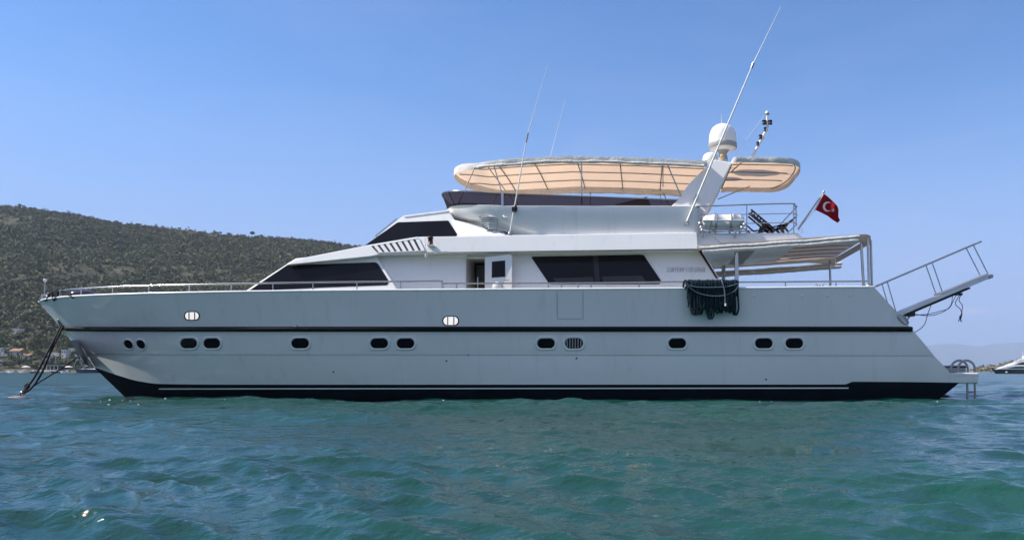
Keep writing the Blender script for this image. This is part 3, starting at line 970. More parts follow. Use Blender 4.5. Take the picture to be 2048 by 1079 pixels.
rows = [loop3(xnose_t + 1.7, XA, 2.275, bot_z), loop3(xnose_t + 0.50, XA, 2.305, mid_z), loop3(xnose_t + 0.12, XA, 2.32, lambda x, y: top_z(x, y) - 0.34), loop3(xnose_t, XA, 2.335, top_z), loop3(xnose_t + .05, XA, 2.285, lambda x, y: top_z(x, y) + 0.02), loop3(xnose_t + 0.25, XA, 2.1, lambda x, y: top_z(x, y) + .02), loop3(xnose_t + 0.45, XA, 2.04, lambda x, y: top_z(x, y) - .7)]
b = MB(); b.grid(rows[:4], 0, True); b.grid(rows[3:5], 0, True); b.grid(rows[4:], 0, True)
coam = b.build('flybridge_coaming', GEL, yacht)
st_z = lambda x, y: np.interp(x, [-6.4, -5.5, -4.2, 0.7, 1.2], [6.30, 6.18, znt(387, 2.25), znt(398.5, 2.25), znt(399.3, 2.25)])
XS = XW(1356, -2.25)
def screen_rows(off):
    lo = loop3(xnose_t + .07 + off, XW(1341, -2.27), 2.27 - off, lambda x, y: top_z(x, y) - .01, 2.6, 1.8)
    hi = loop3(XW(881, -.9) + off, XS, 2.23 - off, st_z, 2.8, 1.8)
    return lo, hi
lo, hi = screen_rows(0)
b = MB(); b.grid([lo, hi], 0, True)
screen = b.build('windscreen', SMOKE, yacht)
b = MB()
for off in (0.012,):
    lo2, hi2 = screen_rows(-0.012)
    base = [a * .88 + c * .12 for a, c in zip(lo2, hi2)]
    b.grid([lo2, base], 0, True)
b.build('seal_strip', RUB, screen)
b = MB(); b.tube(hi, 0.02, 6); b.build('edge_rail', STEEL, screen)
for i in (7, 13, 19):
    b = MB(); b.bar(lo[i], hi[i], .03, .03); b.build('screen_post', DARKP, screen)
# white louvred vent moulded into the coaming side
b = MB()
vy = -2.30
for k in range(7):
    py = 434 + k * 3.6
    x0 = [961, 959, 960, 963, 967, 971, 976][k]
    b.plate([P(x0, py, vy - .02), P(978, py - 1.4, vy - .05), P(994, py - .6, vy), P(994, py + 1.3, vy), P(978, py + .9, vy - .05), P(x0, py + 1.5, vy - .02)], 0.09)
b.build('side_vent', WHITEP, coam)
b = MB(); b.plate([P(958, 432, vy + .015), P(995, 430.5, vy + .015), P(995, 459, vy + .015), P(978, 462, vy + .015), P(966, 455, vy + .015)], 0.03); b.build('vent_recess', GREYP, coam)
b = MB(); b.tube([P(1006, 431, -2.32), P(1009, 434.5, -2.39), P(1014, 434, -2.39)], .018, 6); b.build('cleat', WHITEP, coam)

# radar arch
arch_pts = [(1343, 412), (1350, 404), (1379, 366), (1405, 340), (1424, 324), (1430, 319), (1465, 325), (1440, 374), (1407, 433), (1393, 466), (1343, 466)]
for sg in (-1,):
    b = MB()
    for q in (-1, 1):
        near = [P(x, y, -2.29 + np.clip((466 - y) / 147, 0, 1) * .57) for x, y in arch_pts]
        far = [v + Vector((0, .34, 0)) for v in near]
        if q == 1: near, far = [Vector((v.x, -v.y, v.z)) for v in near], [Vector((v.x, -v.y, v.z)) for v in far]
        b.prism(near, far)
    tb = [P(x, y, -1.4) for x, y in [(1419, 329), (1432, 319.5), (1466, 325), (1459, 338), (1424, 340)]]
    b.across(tb)
arch = b.build('radar_arch', GEL, yacht, bevel=.03)

# domes and lamps on the arch
dc = P(1445.5, 301, 0)
k_ = 27 / F
b = MB(); b.lathe(dc, (0, 0, 1), [(20 * k_, 0), (26.5 * k_, 2.5 * k_), (27.4 * k_, 8 * k_), (27.8 * k_, 14 * k_), (27.3 * k_, 26 * k_), (25.5 * k_, 36 * k_), (21 * k_, 44.5 * k_), (14 * k_, 50 * k_), (7 * k_, 52.6 * k_), (1 * k_, 53.4 * k_)], 36)
dome = b.build('satellite_dome', WHITEP, yacht)
b = MB(); b.lathe(dc + Vector((0, 0, 4 * k_)), (0, 0, 1), [(27.6 * k_, 0), (28.4 * k_, 1 * k_), (28.5 * k_, 9 * k_), (27.9 * k_, 10 * k_)], 36); b.build('dome_band', mat('dome_grey', (.33, .33, .31), .5), dome)
b = MB(); b.lathe(P(1446, 322, 0), (0, 0, 1), [(10 * k_, 0), (9 * k_, 8 * k_), (7 * k_, 14 * k_), (12 * k_, 21 * k_)], 20); b.build('pedestal', GREYP, dome)
b = MB(); b.tube([P(1443, 249, 0), P(1442.7, 228, 0)], [.012, .006], 6); b.build('whip', WHITEP, dome)
b = MB(); b.lathe(P(1444, 317, -.6), (0, 0, 1), [(.02, 0), (.065, .01), (.065, .09), (.05, .13), (.02, .14)], 14); b.build('arch_lamp', LAMPY, arch)
dc2 = P(1421, 323, .9)
b = MB(); b.lathe(dc2, (0, 0, 1), [(.26, 0), (.27, .06), (.25, .16), (.19, .24), (.10, .29), (.01, .30)], 26); b.build('small_dome', WHITEP, yacht)
# aft light mast
b = MB(); b.tube([P(1503, 316, 0), P(1532, 262, 0)], .045, 10); b.tube([P(1530, 265, 0), P(1534.5, 255, 0), P(1534.5, 230, 0)], [.05, .045, .03], 10)
b.bar(P(1526, 277, 0), P(1534, 260, 0), .10, .07)
mast = b.build('light_mast', WHITEP, yacht)
b = MB(); b.lathe(P(1534.5, 231, 0), (0, 0, 1), [(.03, 0), (.062, .02), (.062, .10), (.04, .14)], 14); b.lathe(P(1534.5, 229.5, 0), (0, 0, 1), [(.066, 0), (.066, .03)], 14, 1); b.build('masthead_lamp', [WHITEP, BROWN], mast)
for px, py, r in ((1528.5, 249, .07), (1540.5, 249, .07), (1521, 278, .055), (1515.5, 292, .05), (1530, 263, .045)):
    b = MB(); b.lathe(P(px, py, -.02), (0, 0, 1), [(r * .8, 0), (r, .01), (r, .03), (r * .82, .035), (r * .82, .10), (r, .105), (r, .13)], 14); b.build('navigation_lamp', DARKP, mast)
b = MB(); b.tube([P(1528, 231, 0), P(1471, 308, 0)], .006, 5); b.build('stay_wire', WHITEP, mast)

# whip aerials
def aerial(pts, rs, name='whip_aerial', m=WHITEP):
    mb = MB(); mb.tube(pts, rs, 8); return mb.build(name, m, yacht)
a_ = aerial([P(1374, 443, -2.40), P(1505, 131, -2.40), P(1562, 13, -2.40)], [.034, .019, .006])
b = MB(); b.tube([P(1503, 136, -2.40), P(1507, 126, -2.40)], .04, 8); b.build('ferrule', DSTEEL, a_)
b = MB(); b.lathe(P(1374, 446, -2.36), (0, -1, 0), [(.05, -.1), (.05, .04), (.03, .06)], 12); b.build('foot_mount', STEEL, a_)
b = MB(); b.box(P(1393, 394, -2.22), (.11, .40, .10)); b.build('clamp', STEEL, a_)
a_ = aerial([P(1019.5, 468, -2.37), P(1054.5, 272, -2.46), P(1078, 190, -2.46), P(1095, 131, -2.46)], [.024, .013, .006, .003])
b = MB(); b.tube([P(1052, 285, -2.46), P(1056, 266, -2.46)], .025, 8); b.build('ferrule', DSTEEL, a_)
b = MB(); b.lathe(P(1019.5, 469, -2.37), (0, 0, 1), [(.06, 0), (.06, .03), (.03, .08)], 12); b.build('foot_mount', STEEL, a_)
b = MB(); b.box(P(1028, 419, -2.38), (.10, .2, .12)); b.lathe(P(1031, 417, -2.40), (0, 0, 1), [(.03, -.08), (.06, 0), (.03, .1)], 10); b.build('clamp', DARKP, a_)
aerial([P(1099, 320, 1.9), P(1130, 200, 1.9)], [.010, .004])

# bulwark lamp with bracket
b = MB(); b.box(FF.at(862, 491, .10), (.20, .24, .04)); lb = b.build('side_lamp', GEL, yacht, bevel=.008)
b = MB(); b.lathe(FF.at(861, 490, .14), (0, 0, 1), [(.085, 0), (.085, .035), (.07, .04), (.07, .19), (.085, .195), (.085, .235), (.05, .25)], 16); b.build('lens', BROWN, lb)
b = MB(); b.bar(FF.at(856, 494, .05), FF.at(872, 506, .03), .03, .05); b.build('bracket', GEL, lb)
b = MB(); b.lathe(FF.at(853, 510, -.05), (0, 0, -1), [(.05, -.04), (.05, .02), (.02, .08)], 10); b.build('soffit_lamp', WHITEP, yacht)

# ------------------------------------------------------------------ bimini over the flybridge
BW = 2.08
def bim_z(x): return np.interp(x, [XW(905, 0), XW(928, -1.2), XW(953, -2.08), XW(1024, -2.08), XW(1133, -2.08), XW(1270, -2.08), XW(1410, -2.08)],
                               [znt(349, 0), znt(331, 1.2) - .02, znt(322.5, 2.08), znt(317, 2.08), znt(311.5, 2.08), znt(314.5, 2.08), znt(321.0, 2.08)])
xn, xa = XW(913, 0), XW(1414, -2.08)
NX = 60
def half_w(x):
    t = np.clip((x - xn) / 2.2, 0, 1)
    return BW * (1 - (1 - t) ** 2.3) ** (1 / 2.3)
def canopy(name, xs, hw, zf, crown, val, mats, parent, hem=True, seed=1, valfun=None):
    rng = np.random.default_rng(seed)
    rows = []
    for x in xs:
        r = []
        for j in range(15):
            t = -1 + 2 * j / 14
            w_ = max(hw(x), 0.02)
            z = zf(x) + crown * (1 - t * t) + 0.008 * math.sin(x * 9 + t * 5) * (1 - t * t)
            r.append(Vector((x, t * w_, z)))
        rows.append(r)
    mb = MB(); mb.grid(rows, 0, True)
    o = mb.build(name, mats[0], parent)
    edge = [r[0] for r in reversed(rows)] + [r[-1] for r in rows]
    mb = MB(); low = []
    for i, q in enumerate(edge):
        v = (valfun(q) if valfun else val) * (1 + .05 * math.sin(q.x * 2.3 + q.y) + .03 * math.sin(q.x * 5.7 + 2))
        low.append(q + Vector((0, -.02 * math.copysign(1, q.y) * math.sin(q.x * 11), -v)))
    mid = [(a + c) * .5 + Vector((0, math.copysign(.025, a.y), 0)) for a, c in zip(edge, low)]
    mb.grid([edge, mid, low], 0, True)
    mb.build('valance', mats[1], o)
    return o, edge, low, rows
xs = xn + (xa - xn) * np.linspace(0, 1, NX) ** 1.5
bim, edge, low, brow = canopy('bimini_top', xs, half_w, bim_z, .05, .20, (CREAM, CURT), yacht, valfun=lambda q: .17 + .05 * math.sin((q.x + 7) * 1.1) ** 2)
# rolled side curtain laced along both edges
for sg in (-1, 1):
    b = MB()
    pts = []
    for px in np.linspace(945, 1408, 50):
        x = XW(px, -BW)
        sag = 0.02 * math.sin(px * .05) + .03 * abs(math.sin((px - 945) / 463 * math.pi * 4))
        pts.append(Vector((x, sg * (half_w(x) + .035), bim_z(x) - .15 - sag)))
    b.tube(pts, [.045 + .012 * math.sin(i * 1.3) for i in range(50)], 8)
    b.build('rolled_curtain', CURT, bim)
# tubular frame: stringers, hoops, posts
def under(x, y): return Vector((x, y, bim_z(x) + .05 * (1 - (y / max(half_w(x), .05)) ** 2) - .035))
for y in (-1.05, .0, 1.1):
    x0 = xn + (.35 if y < -.5 else .1)
    b = MB(); b.tube([under(x, y) for x in np.linspace(x0, xa, 40)], .017, 6); b.build('stringer', DSTEEL, bim)
for px in (990, 1064, 1151, 1239, 1326):
    x = XW(px, -BW); wy = half_w(x)
    b = MB(); b.tube([under(x, y) + Vector((0, 0, -.01)) for y in np.linspace(-wy + .02, wy - .02, 12)], .02, 6); b.build('hoop', DSTEEL, bim)
def post(a, c, r=.02, m=STEEL, parent=None, name='post'):
    mb = MB(); mb.tube([a, c], r, 8); return mb.build(name, m, parent or bim)
for sg in (-1, 1):
    S = lambda px, py, y: (lambda q: Vector((q.x, q.y if sg < 0 else -q.y, q.z)))(P(px, py, y))
    post(S(951, 332, -1.9), S(916, 409, -1.9), .016, DSTEEL)
    post(S(988, 332, -2.0), S(1004, 386, -2.2), .016, DSTEEL)
    post(S(974, 331, -1.95), S(1011, 381, -.9), .016, DSTEEL)
    post(S(1005, 384, -2.25), S(1005, 414, -2.29), .045, STEEL)
    post(S(1163, 324, -2.08), S(1163.5, 414, -2.2), .022, STEEL)
    post(S(1334, 327, -2.06), S(1362, 392, -2.1), .018, DSTEEL)
    post(S(1326, 329, -2.06), S(1326, 373, -1.3), .014, DSTEEL)
# things seen over the screen: helm seat back and console edge
b = MB(); b.prism([P(1230, 409, -.9), P(1294, 393, -.9), P(1302, 411, -.9), P(1230, 415, -.9)], [P(1230, 409, 0.2), P(1294, 393, 0.2), P(1302, 411, 0.2), P(1230, 415, 0.2)]); b.build('helm_console', mat('console_grey', (.06, .06, .065), .5), yacht, bevel=.02)

# aft hard shade behind the arch
hxn, hxa = XW(1462, -1.4), XW(1597, -.6)
def hw2(x):
    t = np.clip((hxa - x) / .95, 0, 1)
    return 2.06 * (1 - (1 - t) ** 3.2) ** (1 / 3.2)
hz = lambda x: np.interp(x, [hxn, XW(1480, -2.06), XW(1585, -2.0), hxa], [znt(314.5, 2.06), znt(313, 2.06), znt(315, 2.06), znt(316, 2.06) - .02])
hx2 = hxa - (hxa - hxn) * np.linspace(0, 1, 34) ** 1.6
shade, e2, l2, _ = canopy('aft_bimini', hx2[::-1], hw2, hz, .03, .17, (CREAM, CURT), yacht, seed=3)
for y in (-1.2, -.2, .85):
    b = MB(); b.tube([Vector((x, y, hz(x) - .02)) for x in np.linspace(hxn, hxa - .28, 10)], .017, 6); b.build('stringer', DSTEEL, shade)
b = MB(); b.tube([Vector((hxa - .12 - .35 * (abs(y) / 1.85) ** 3, y, hz(hxa) - .03)) for y in np.linspace(-1.85, 1.85, 15)], .02, 6); b.build('hoop', DSTEEL, shade)
post(P(1436, 398, -1.0), P(1500, 372, 1.2), .018, DSTEEL, shade); post(P(1462, 344, -1.2), P(1486, 322, -1.3), .018, DSTEEL, shade)

# ------------------------------------------------------------------ aft cockpit awning
AWB = 2.60
ax0, ax1 = XW(1394, -AWB), XW(1742, -2.3)
def hw3(x):
    t = np.clip((ax1 - x) / .55, 0, 1)
    return AWB * (0.86 + .14 * (1 - (1 - t) ** 2.4) ** (1 / 2.4))
az = lambda x: np.interp(x, [ax0, XW(1528, -AWB), XW(1640, -AWB), XW(1735, -AWB), ax1], [znt(490, AWB), znt(481.5, AWB), znt(473.5, AWB), znt(467.5, AWB), znt(470, AWB)])
ax_ = ax1 - (ax1 - ax0) * np.linspace(0, 1, 40) ** 1.3
awn, e3, l3, _ = canopy('aft_awning', ax_[::-1], hw3, az, .04, .12, (GREYF, GREYF), yacht, seed=5, valfun=lambda q: .12 + .12 * np.clip((q.x - ax1 + 1.0), 0, 1))
b = MB()
ends_ = [Vector((ax1, y, az(ax1) - dz_)) for dz_ in (0, .2) for y in np.linspace(-hw3(ax1), hw3(ax1), 9)]
b.grid([ends_[:9], ends_[9:]], 0); b.build('end_valance', CURT, awn)
for sg in (-1, 1):
    for dz_, r, pxa, pxb in ((.10, .05, 1398, 1718), (.205, .062, 1405, 1716)):
        b = MB(); pts = []
        for i, px in enumerate(np.linspace(pxa, pxb, 44)):
            x = XW(px, -AWB); drop = dz_ + (.005 * math.sin(i * .5)) - .035 * np.clip((px - 1640) / 80, 0, 1)
            if sg > 0: drop += .10
            pts.append(Vector((x + (.75 if sg > 0 else 0), sg * (hw3(x) + .03), az(x) - drop)))
        b.tube(pts, [r + .004 * math.sin(i * 1.7) + .006 * math.sin(i * .37) for i in range(44)], 8); b.build('rolled_curtain', CURT, awn)
for y in np.linspace(-2.1, 2.1, 6):
    b = MB(); b.tube([Vector((x, y, az(x) - .03 + .04 * (1 - (y / AWB) ** 2))) for x in np.linspace(ax0 + .1, ax1 - .1, 10)], .016, 6); b.build('stringer', DSTEEL, awn)
b = MB(); b.box((XW(1425, -1.2), 0, znt(498, 1.2) - .02), (2.6, 4.6, .05)); b.build('cockpit_ceiling', GREYP, yacht)
for (a, c, r) in ((P(1722, 480, -2.45), P(1727.5, 574, -2.6), .042), (P(1735.5, 476, -2.5), P(1738, 572, -2.62), .038), (P(1742, 480, -2.2), P(1744.5, 572, -2.3), .03), (P(1741, 488, 2.2), P(1744, 590, 2.2), .036), (P(1659.5, 520, 2.3), P(1661.5, 590, 2.3), .042),
                  (P(1473, 503, -2.45), P(1473.5, 585, -2.45), .062), (P(1447, 520, 2.4), P(1447.5, 600, 2.4), .07)):
    post(a, c, r, STEEL, awn)
b = MB(); b.lathe(P(1738, 573, -2.62), (0, 0, 1), [(.1, 0), (.1, .05), (.06, .07)], 12); b.build('post_foot', DSTEEL, awn)

# ------------------------------------------------------------------ deck rails
def rail(pts, r=.026, name='top_rail', parent=None, m=STEEL, n=6):
    mb = MB(); mb.tube(curve(pts, n), r, 8); return mb.build(name, m, parent)
bow = empty('bow_rail', (0, 0, 0)); bow.parent = yacht
for sg in (1, -1):
    def M(q): return Vector((q.x, q.y * sg, q.z))
    top = [SH(80, 604, .03), SH(81.5, 596, .05), SH(92, 588.5, .08), SH(128, 580.3), SH(190, 575.3), SH(256, 572), SH(375, 569), SH(512, 566.3), SH(650, 564), SH(800, 562.3), SH(876, 561.8), SH(884, 564), SH(885, 578)]
    rail([M(q) for q in top], .027, 'top_rail', bow)
    for px, t, bt in ((98, 586, 597), (120, 582, 595), (162, 577.6, 592.5), (225, 573.4, 590), (297, 571, 588), (378, 569, 586), (462, 567.3, 584.5), (546, 565.8, 583.5), (626, 564.4, 582.5), (714, 563.3, 582), (801, 562.3, 581.5)):
        mb = MB(); a, c = SH(px, t), SH(px, bt); mb.tube([M(a), M(a * .35 + c * .65), M(c)], [.018, .018, .03], 8); mb.build('stanchion', STEEL, bow)
side = empty('side_rail', (0, 0, 0)); side.parent = yacht
for sg in (1, -1):
    def M(q): return Vector((q.x, q.y * sg, q.z))
    rail([M(SH(px, py)) for px, py in ((885, 566.3), (1000, 566.2), (1200, 565.2), (1367, 563.2), (1480, 563.8), (1600, 563), (1736, 562))], .024, 'top_rail', side)
    for px in (913, 1004, 1097, 1123, 1156, 1182, 1278, 1367, 1571, 1672):
        mb = MB(); a, c = SH(px, 565), SH(px, 580.5 - (px - 900) / 160 * .8); mb.tube([M(a), M(a * .5 + c * .5), M(c)], [.017, .02, .036], 8); mb.build('stanchion', STEEL, side)
# bow staff light, fairlead, hatch dome
b = MB(); b.tube([P(88.5, 590, 0), P(90, 562, 0)], .012, 6); jack = b.build('jack_staff', STEEL, yacht)
b = MB(); b.lathe(P(90, 562, 0), (0, 0, 1), [(.02, -.03), (.045, 0), (.045, .06), (.02, .08)], 12); b.build('lamp', WHITEP, jack)
b = MB(); b.tube([P(80, 601, -.15), P(84, 590, -.2), P(95, 594, -.3)], .022, 6); b.tube([P(83, 598, .1), P(89, 589, .1), P(100, 596, .1)], .022, 6); b.build('bow_fairlead', DSTEEL, yacht)
b = MB(); b.lathe(P(165, 594, -.5), (0, 0, 1), [(.42, 0), (.40, .10), (.28, .20), (.10, .25), (.01, .255)], 20); b.build('deck_hatch', mat('hatch_acrylic', (.05, .04, .06), .15), yacht)

# upper aft rail
ur = empty('upper_rail', (0, 0, 0)); ur.parent = yacht
def UP(px, py, y=-2.36): return P(px, py, y)
for sg in (1, -1):
    def M(q): return Vector((q.x, q.y * sg, q.z))
    for pts_, r_, nm in (([(1393, 412.5), (1450, 411), (1493, 409), (1580, 407), (1589.5, 410), (1592.5, 425), (1592, 452)], .021, 'top_rail'), ([(1399, 429), (1493, 428.5), (1588, 426.5)], .013, 'mid_rail'), ([(1399, 447.5), (1493, 446.5), (1588, 444.8)], .013, 'mid_rail')):
        rail([M(UP(*q)) for q in pts_], r_, nm, ur)
    for px, t in ((1399, 412), (1493.5, 409), (1587.5, 409)):
        mb = MB(); mb.tube([M(UP(px, t)), M(UP(px, 466))], .018, 8); mb.build('stanchion', STEEL, ur)
q0, q1 = UP(1592, 420), UP(1592, 450)
for zz in (409.5, 427, 445):
    b = MB(); a = UP(1589, zz); b.tube([a, Vector((a.x + .12, a.y + .25, a.z)), Vector((a.x + .12, -a.y - .25, a.z)), Vector((a.x, -a.y, a.z))], .018, 8); b.build('end_rail', STEEL, ur)

# ------------------------------------------------------------------ lettering on the house side
GLY = {'c': [[(1, 0), (0, 0), (0, 1), (1, 1)]], 'a': [[(0, 1), (1, 1), (1, 0), (0, 0), (0, .5), (1, .5)]], 'n': [[(0, 0), (0, 1), (1, 1), (1, 0)]],
       't': [[(.3, 1.35), (.3, 0), (.9, 0)], [(0, 1), (.9, 1)]], 'i': [[(.2, 0), (.2, 1)], [(.2, 1.25), (.2, 1.4)]], 'e': [[(1, 0), (0, 0), (0, 1), (1, 1), (1, .5), (0, .5)]],
       'r': [[(0, 0), (0, 1), (.8, 1)]], 'd': [[(1, 1.4), (1, 0), (0, 0), (0, 1), (1, 1)]], 'p': [[(0, -.4), (0, 1), (1, 1), (1, 0), (0, 0)]], 's': [[(0, 0), (1, 0), (1, .5), (0, .5), (0, 1), (1, 1)]]}
b = MB()
word = "cantieri di pisa"
adv = {' ': 3.0, 'i': 2.6, 't': 5.2, 'r': 5.2}
xx = 1335.0
for ch in word:
    if ch in GLY:
        for st in GLY[ch]:
            pts = [HW.at(xx + 4.3 * u, 542.5 - 6.6 * v, .012) for u, v in st]
            for a, c in zip(pts, pts[1:]): b.bar(a, c, .008, .012)
    xx += adv.get(ch, 6.1)
b.build('lettering', GREYLET, house)

# ------------------------------------------------------------------ boarding gangway over the stern
gw = empty('gangway', (0, 0, 0)); gw.parent = yacht
GN, GFy = -2.25, -1.70
b = MB()
ol = [(1790, 625.5), (1977, 549), (1981, 555.5), (1797, 633)]
b.prism([P(x, y, GN) for x, y in ol], [Vector((P(x, y, GN).x, GFy, P(x, y, GN).z)) for x, y in ol]); b.build('walkway', ALU, gw, bevel=.012)
b = MB(); ol = [(1880, 584.5), (1975, 545.8), (1977, 550.5), (1884, 588)]
b.prism([P(x, y, GN - .03) for x, y in ol], [Vector((P(x, y, GN).x, GFy + .03, P(x, y, GN).z)) for x, y in ol]); b.build('sliding_section', ALU, gw, bevel=.01)
b = MB(); ol = [(1800, 632.5), (1940, 573.8), (1941, 577), (1801, 636)]
b.prism([P(x, y, GN + .08) for x, y in ol], [Vector((P(x, y, GN + .08).x, GFy - .08, P(x, y, GN + .08).z)) for x, y in ol]); b.build('underbeam', DARKP, gw)
b = MB(); a = P(1983, 552, GN - .04); b.tube([a, Vector((a.x, GFy + .04, a.z))], .06, 12); b.build('end_roller', DSTEEL, gw)
for y in (GN, GFy):
    f_ = lambda px, py: (lambda q: Vector((q.x, y, q.z)))(P(px, py, GN))
    b = MB(); b.tube([f_(1749, 573.5), f_(1963, 482.3)], .024, 8); b.build('handrail', STEEL, gw)
    for t, bt in (((1774.5, 563), (1792, 623)), ((1864.5, 525), (1885, 584.5)), ((1946.5, 489.5), (1976.5, 548.5))):
        b = MB(); b.tube([f_(*t), f_(*bt)], .018, 8); b.build('stanchion', STEEL, gw)
b = MB(); b.box(P(1820, 627, -2.0), (.22, .3, .16)); b.build('hinge_block', DARKP, gw)
for (a, c) in (((1822, 628), (1809, 647)), ((1815, 628), (1803, 641))):
    b = MB(); b.tube([P(*a, -2.1), P(*c, -2.1)], .026, 8); b.build('strut', DSTEEL, gw)
for pts in ([(1832, 628), (1850, 630.5), (1870, 629), (1890, 621), (1902, 609), (1905, 590)], [(1828, 629.5), (1855, 628), (1880, 622), (1898, 616), (1907, 600), (1912, 590)], [(1862, 610), (1856, 626), (1850, 646), (1842, 656), (1829, 664.5)],
            [(1920, 588), (1911, 604), (1913, 611), (1919, 616), (1924, 626), (1921, 640)], [(1923, 588), (1918, 600), (1925, 612), (1921, 634)]):
    b = MB(); b.tube(curve([P(x, y, -2.15) for x, y in pts], 6), .011, 6); b.build('cable', DARKP, gw)
b = MB(); b.tube([P(1917, 642, -2.15), P(1919.5, 636, -2.15), P(1923, 643, -2.15)], .02, 6); b.tube([P(1919.5, 636, -2.15), P(1921, 631, -2.15)], .025, 6); b.build('hook', DARKP, gw)
for px in (1913, 1921): 
    b = MB(); b.box(P(px, 588, -2.15), (.09, .1, .07)); b.build('pulley', DARKP, gw)
# oval stern fairlead the gangway folds into
b = MB(); ring = []
for i in range(22):
    a = 2 * math.pi * i / 22
    x, y = 13 * math.cos(a), 6.5 * math.sin(a)
    q, nn = on_hull(1806 + x * .80 - y * .35, 638 + x * .62 + y * .8, .01); ring.append(q)
b.tube(ring, .022, 6, closed=True); b.add([q + Vector((0, .006, 0)) for q in ring], [tuple(range(22))], 1)
b.build('stern_fairlead', [STEEL, GREYP], hull)

# swim ladder
ld = empty('swim_ladder', (0, 0, 0)); ld.parent = yacht
for y, x0, x1 in ((-2.25, 1916, 1949.5), (-1.70, 1902, 1935.5)):
    pts = [P(x0, 746, y), P(x0 + .5, 735, y), P(x0 + 5, 725, y), P((x0 + x1) / 2, 720, y), P(x1 - 5, 725, y), P(x1 - .3, 734, y), P(x1, 746, y)]
    b = MB(); b.tube(curve(pts, 6), .034, 10); b.build('hoop', DSTEEL, ld)
for px in (1934.5, 1949.5):
    b = MB(); b.tube([P(px, 765, -2.3), P(px + 1, 812, -2.3)], .032, 8); b.build('rail', DSTEEL, ld)
for py in (783.5, 800.5):
    b = MB(); b.tube([P(1934.5, py, -2.3), P(1950, py, -2.3)], .026, 8); b.build('rung', DSTEEL, ld)
b = MB(); b.box(P(1907, 737, -.8), (.42, .9, .22)); b.box(P(1907, 733.5, -.8), (.46, .94, .04), mi=1); b.build('platform_locker', [GREYP, DARKP], yacht, bevel=.01)

# ------------------------------------------------------------------ loose things on and round the yacht
# coiled rope hung over the side rail
rng = np.random.default_rng(3)
b = MB()
def loop_rope(x0, x1, bottom, y, mb):
    cx = (x0 + x1) / 2; j = rng.uniform(-1.5, 1.5)
    wv = rng.uniform(.8, 1.5)
    pts = [P(x0 + 1, 566, -2.90), P(x0, 561.3, -2.97), P(x0, 563.5, y), P(x0 + j * .3, 585, y - .02), P(x0 - wv + j, bottom - 14, y - .02), P(cx - 2.2 + j, bottom - 2.5, y - .03), P(cx + j, bottom, y - .03),
           P(cx + 2.2 + j, bottom - 2.5, y - .03), P(x1 + wv + j, bottom - 14, y - .02), P(x1 + j * .3, 585, y - .02), P(x1, 563.5, y), P(x1, 561.3, -2.97), P(x1 + 1, 566, -2.90)]
    mb.tube(curve(pts, 4), .021, 6)
xx = 1376.0
bots = {1380: 608, 1386: 628, 1392: 629, 1400: 628, 1406: 616, 1412: 619, 1421: 637, 1427: 622}
i = 0
while xx < 1470:
    wd_ = rng.uniform(5, 8.5)
    bt = 622 + rng.uniform(-8, 5)
    for k_, v_ in bots.items():
        if abs(xx + wd_ / 2 - k_) < 3.2: bt = v_
    if xx > 1462: bt = 629
    loop_rope(xx, xx + wd_, bt, -3.03 - .055 * (i % 3) - rng.uniform(0, .02), b)
    xx += rng.uniform(1.7, 2.9); i += 1
for k in range(46):
    x = 1376 + k * 2.15 + rng.uniform(-.5, .5); yb = rng.uniform(580, 612)
    b.tube(curve([P(x, 565, -2.90), P(x, 560.8, -2.985), P(x + rng.uniform(-.8, .8), 564, -3.17 - rng.uniform(0, .03)), P(x + rng.uniform(-1.5, 1.5), yb, -3.16), P(x + rng.uniform(-2, 2), yb + 6, -3.12)], 4), .021, 6)
coil = b.build('rope_coil', ROPE)
tag(coil, 'thick dark rope hung in long loops over the side rail', 'rope')
b = MB()
for pts in ([(1371, 563), (1374, 568), (1392, 573.5), (1425, 574.5), (1455, 572.5), (1476, 567)], [(1370, 566), (1375, 571), (1395, 585), (1423, 591.5), (1450, 590), (1470, 581), (1476, 571)]):
    b.tube(curve([P(x, y, -3.24) for x, y in pts], 6), .014, 6)
b.build('lashing', ROPEL, coil)
b = MB(); b.tube(curve([P(1442, 558, -3.0), P(1444, 562, -3.24), P(1449, 580, -3.25), P(1451, 608, -3.25)], 6), .019, 6); b.build('rope_end', ROPEL, coil)
b = MB(); b.tube([P(1451, 606, -3.25), P(1451.2, 611.5, -3.25)], .026, 8); b.build('rope_tip', WHITEP, coil)
b = MB(); b.tube(curve([P(1366, 578, -2.97), P(1368, 564, -3.0), P(1372, 561, -3.06), P(1374, 570, -3.08), P(1370, 577, -3.05)], 5), .03, 6); b.build('rope_knot', ROPE, coil)

# life raft canister in its cradle
raft = empty('life_raft', P(1446, 465, -2.2), label='white life raft canister strapped in a steel cradle on the upper deck rail', cat='life raft')
def off(o):
    o.parent = raft; o.matrix_parent_inverse = Matrix.Translation(-raft.location); return o
b = MB()
ra, rb_ = P(1403, 444, -2.25), P(1488, 444, -2.25)
Lr = rb_.x - ra.x
prof = [(.02, 0), (.15, .015), (.205, .06), (.235, .13), (.235, .30), (.25, .305), (.25, .40), (.237, .405), (.237, Lr - .405), (.25, Lr - .40), (.25, Lr - .305), (.235, Lr - .30), (.235, Lr - .13), (.205, Lr - .06), (.15, Lr - .015), (.02, Lr)]
b.lathe(ra, (1, 0, 0), prof, 28)
off(b.build('canister', WHITEP))
b = MB(); b.box((ra.x + Lr / 2, -2.25, ra.z + .005), (Lr * .97, .53, .03)); off(b.build('seam_flange', WHITEP, bevel=.008))
b = MB()
for px in (1432, 1461):
    x = XW(px, -2.25)
    ring = [Vector((x, -2.25 + .262 * math.sin(2 * math.pi * i / 20), ra.z + .262 * math.cos(2 * math.pi * i / 20))) for i in range(20)]
    b.tube(ring, .012, 6, closed=True)
off(b.build('strap', GREYP))
b = MB()
zc = ra.z - .24
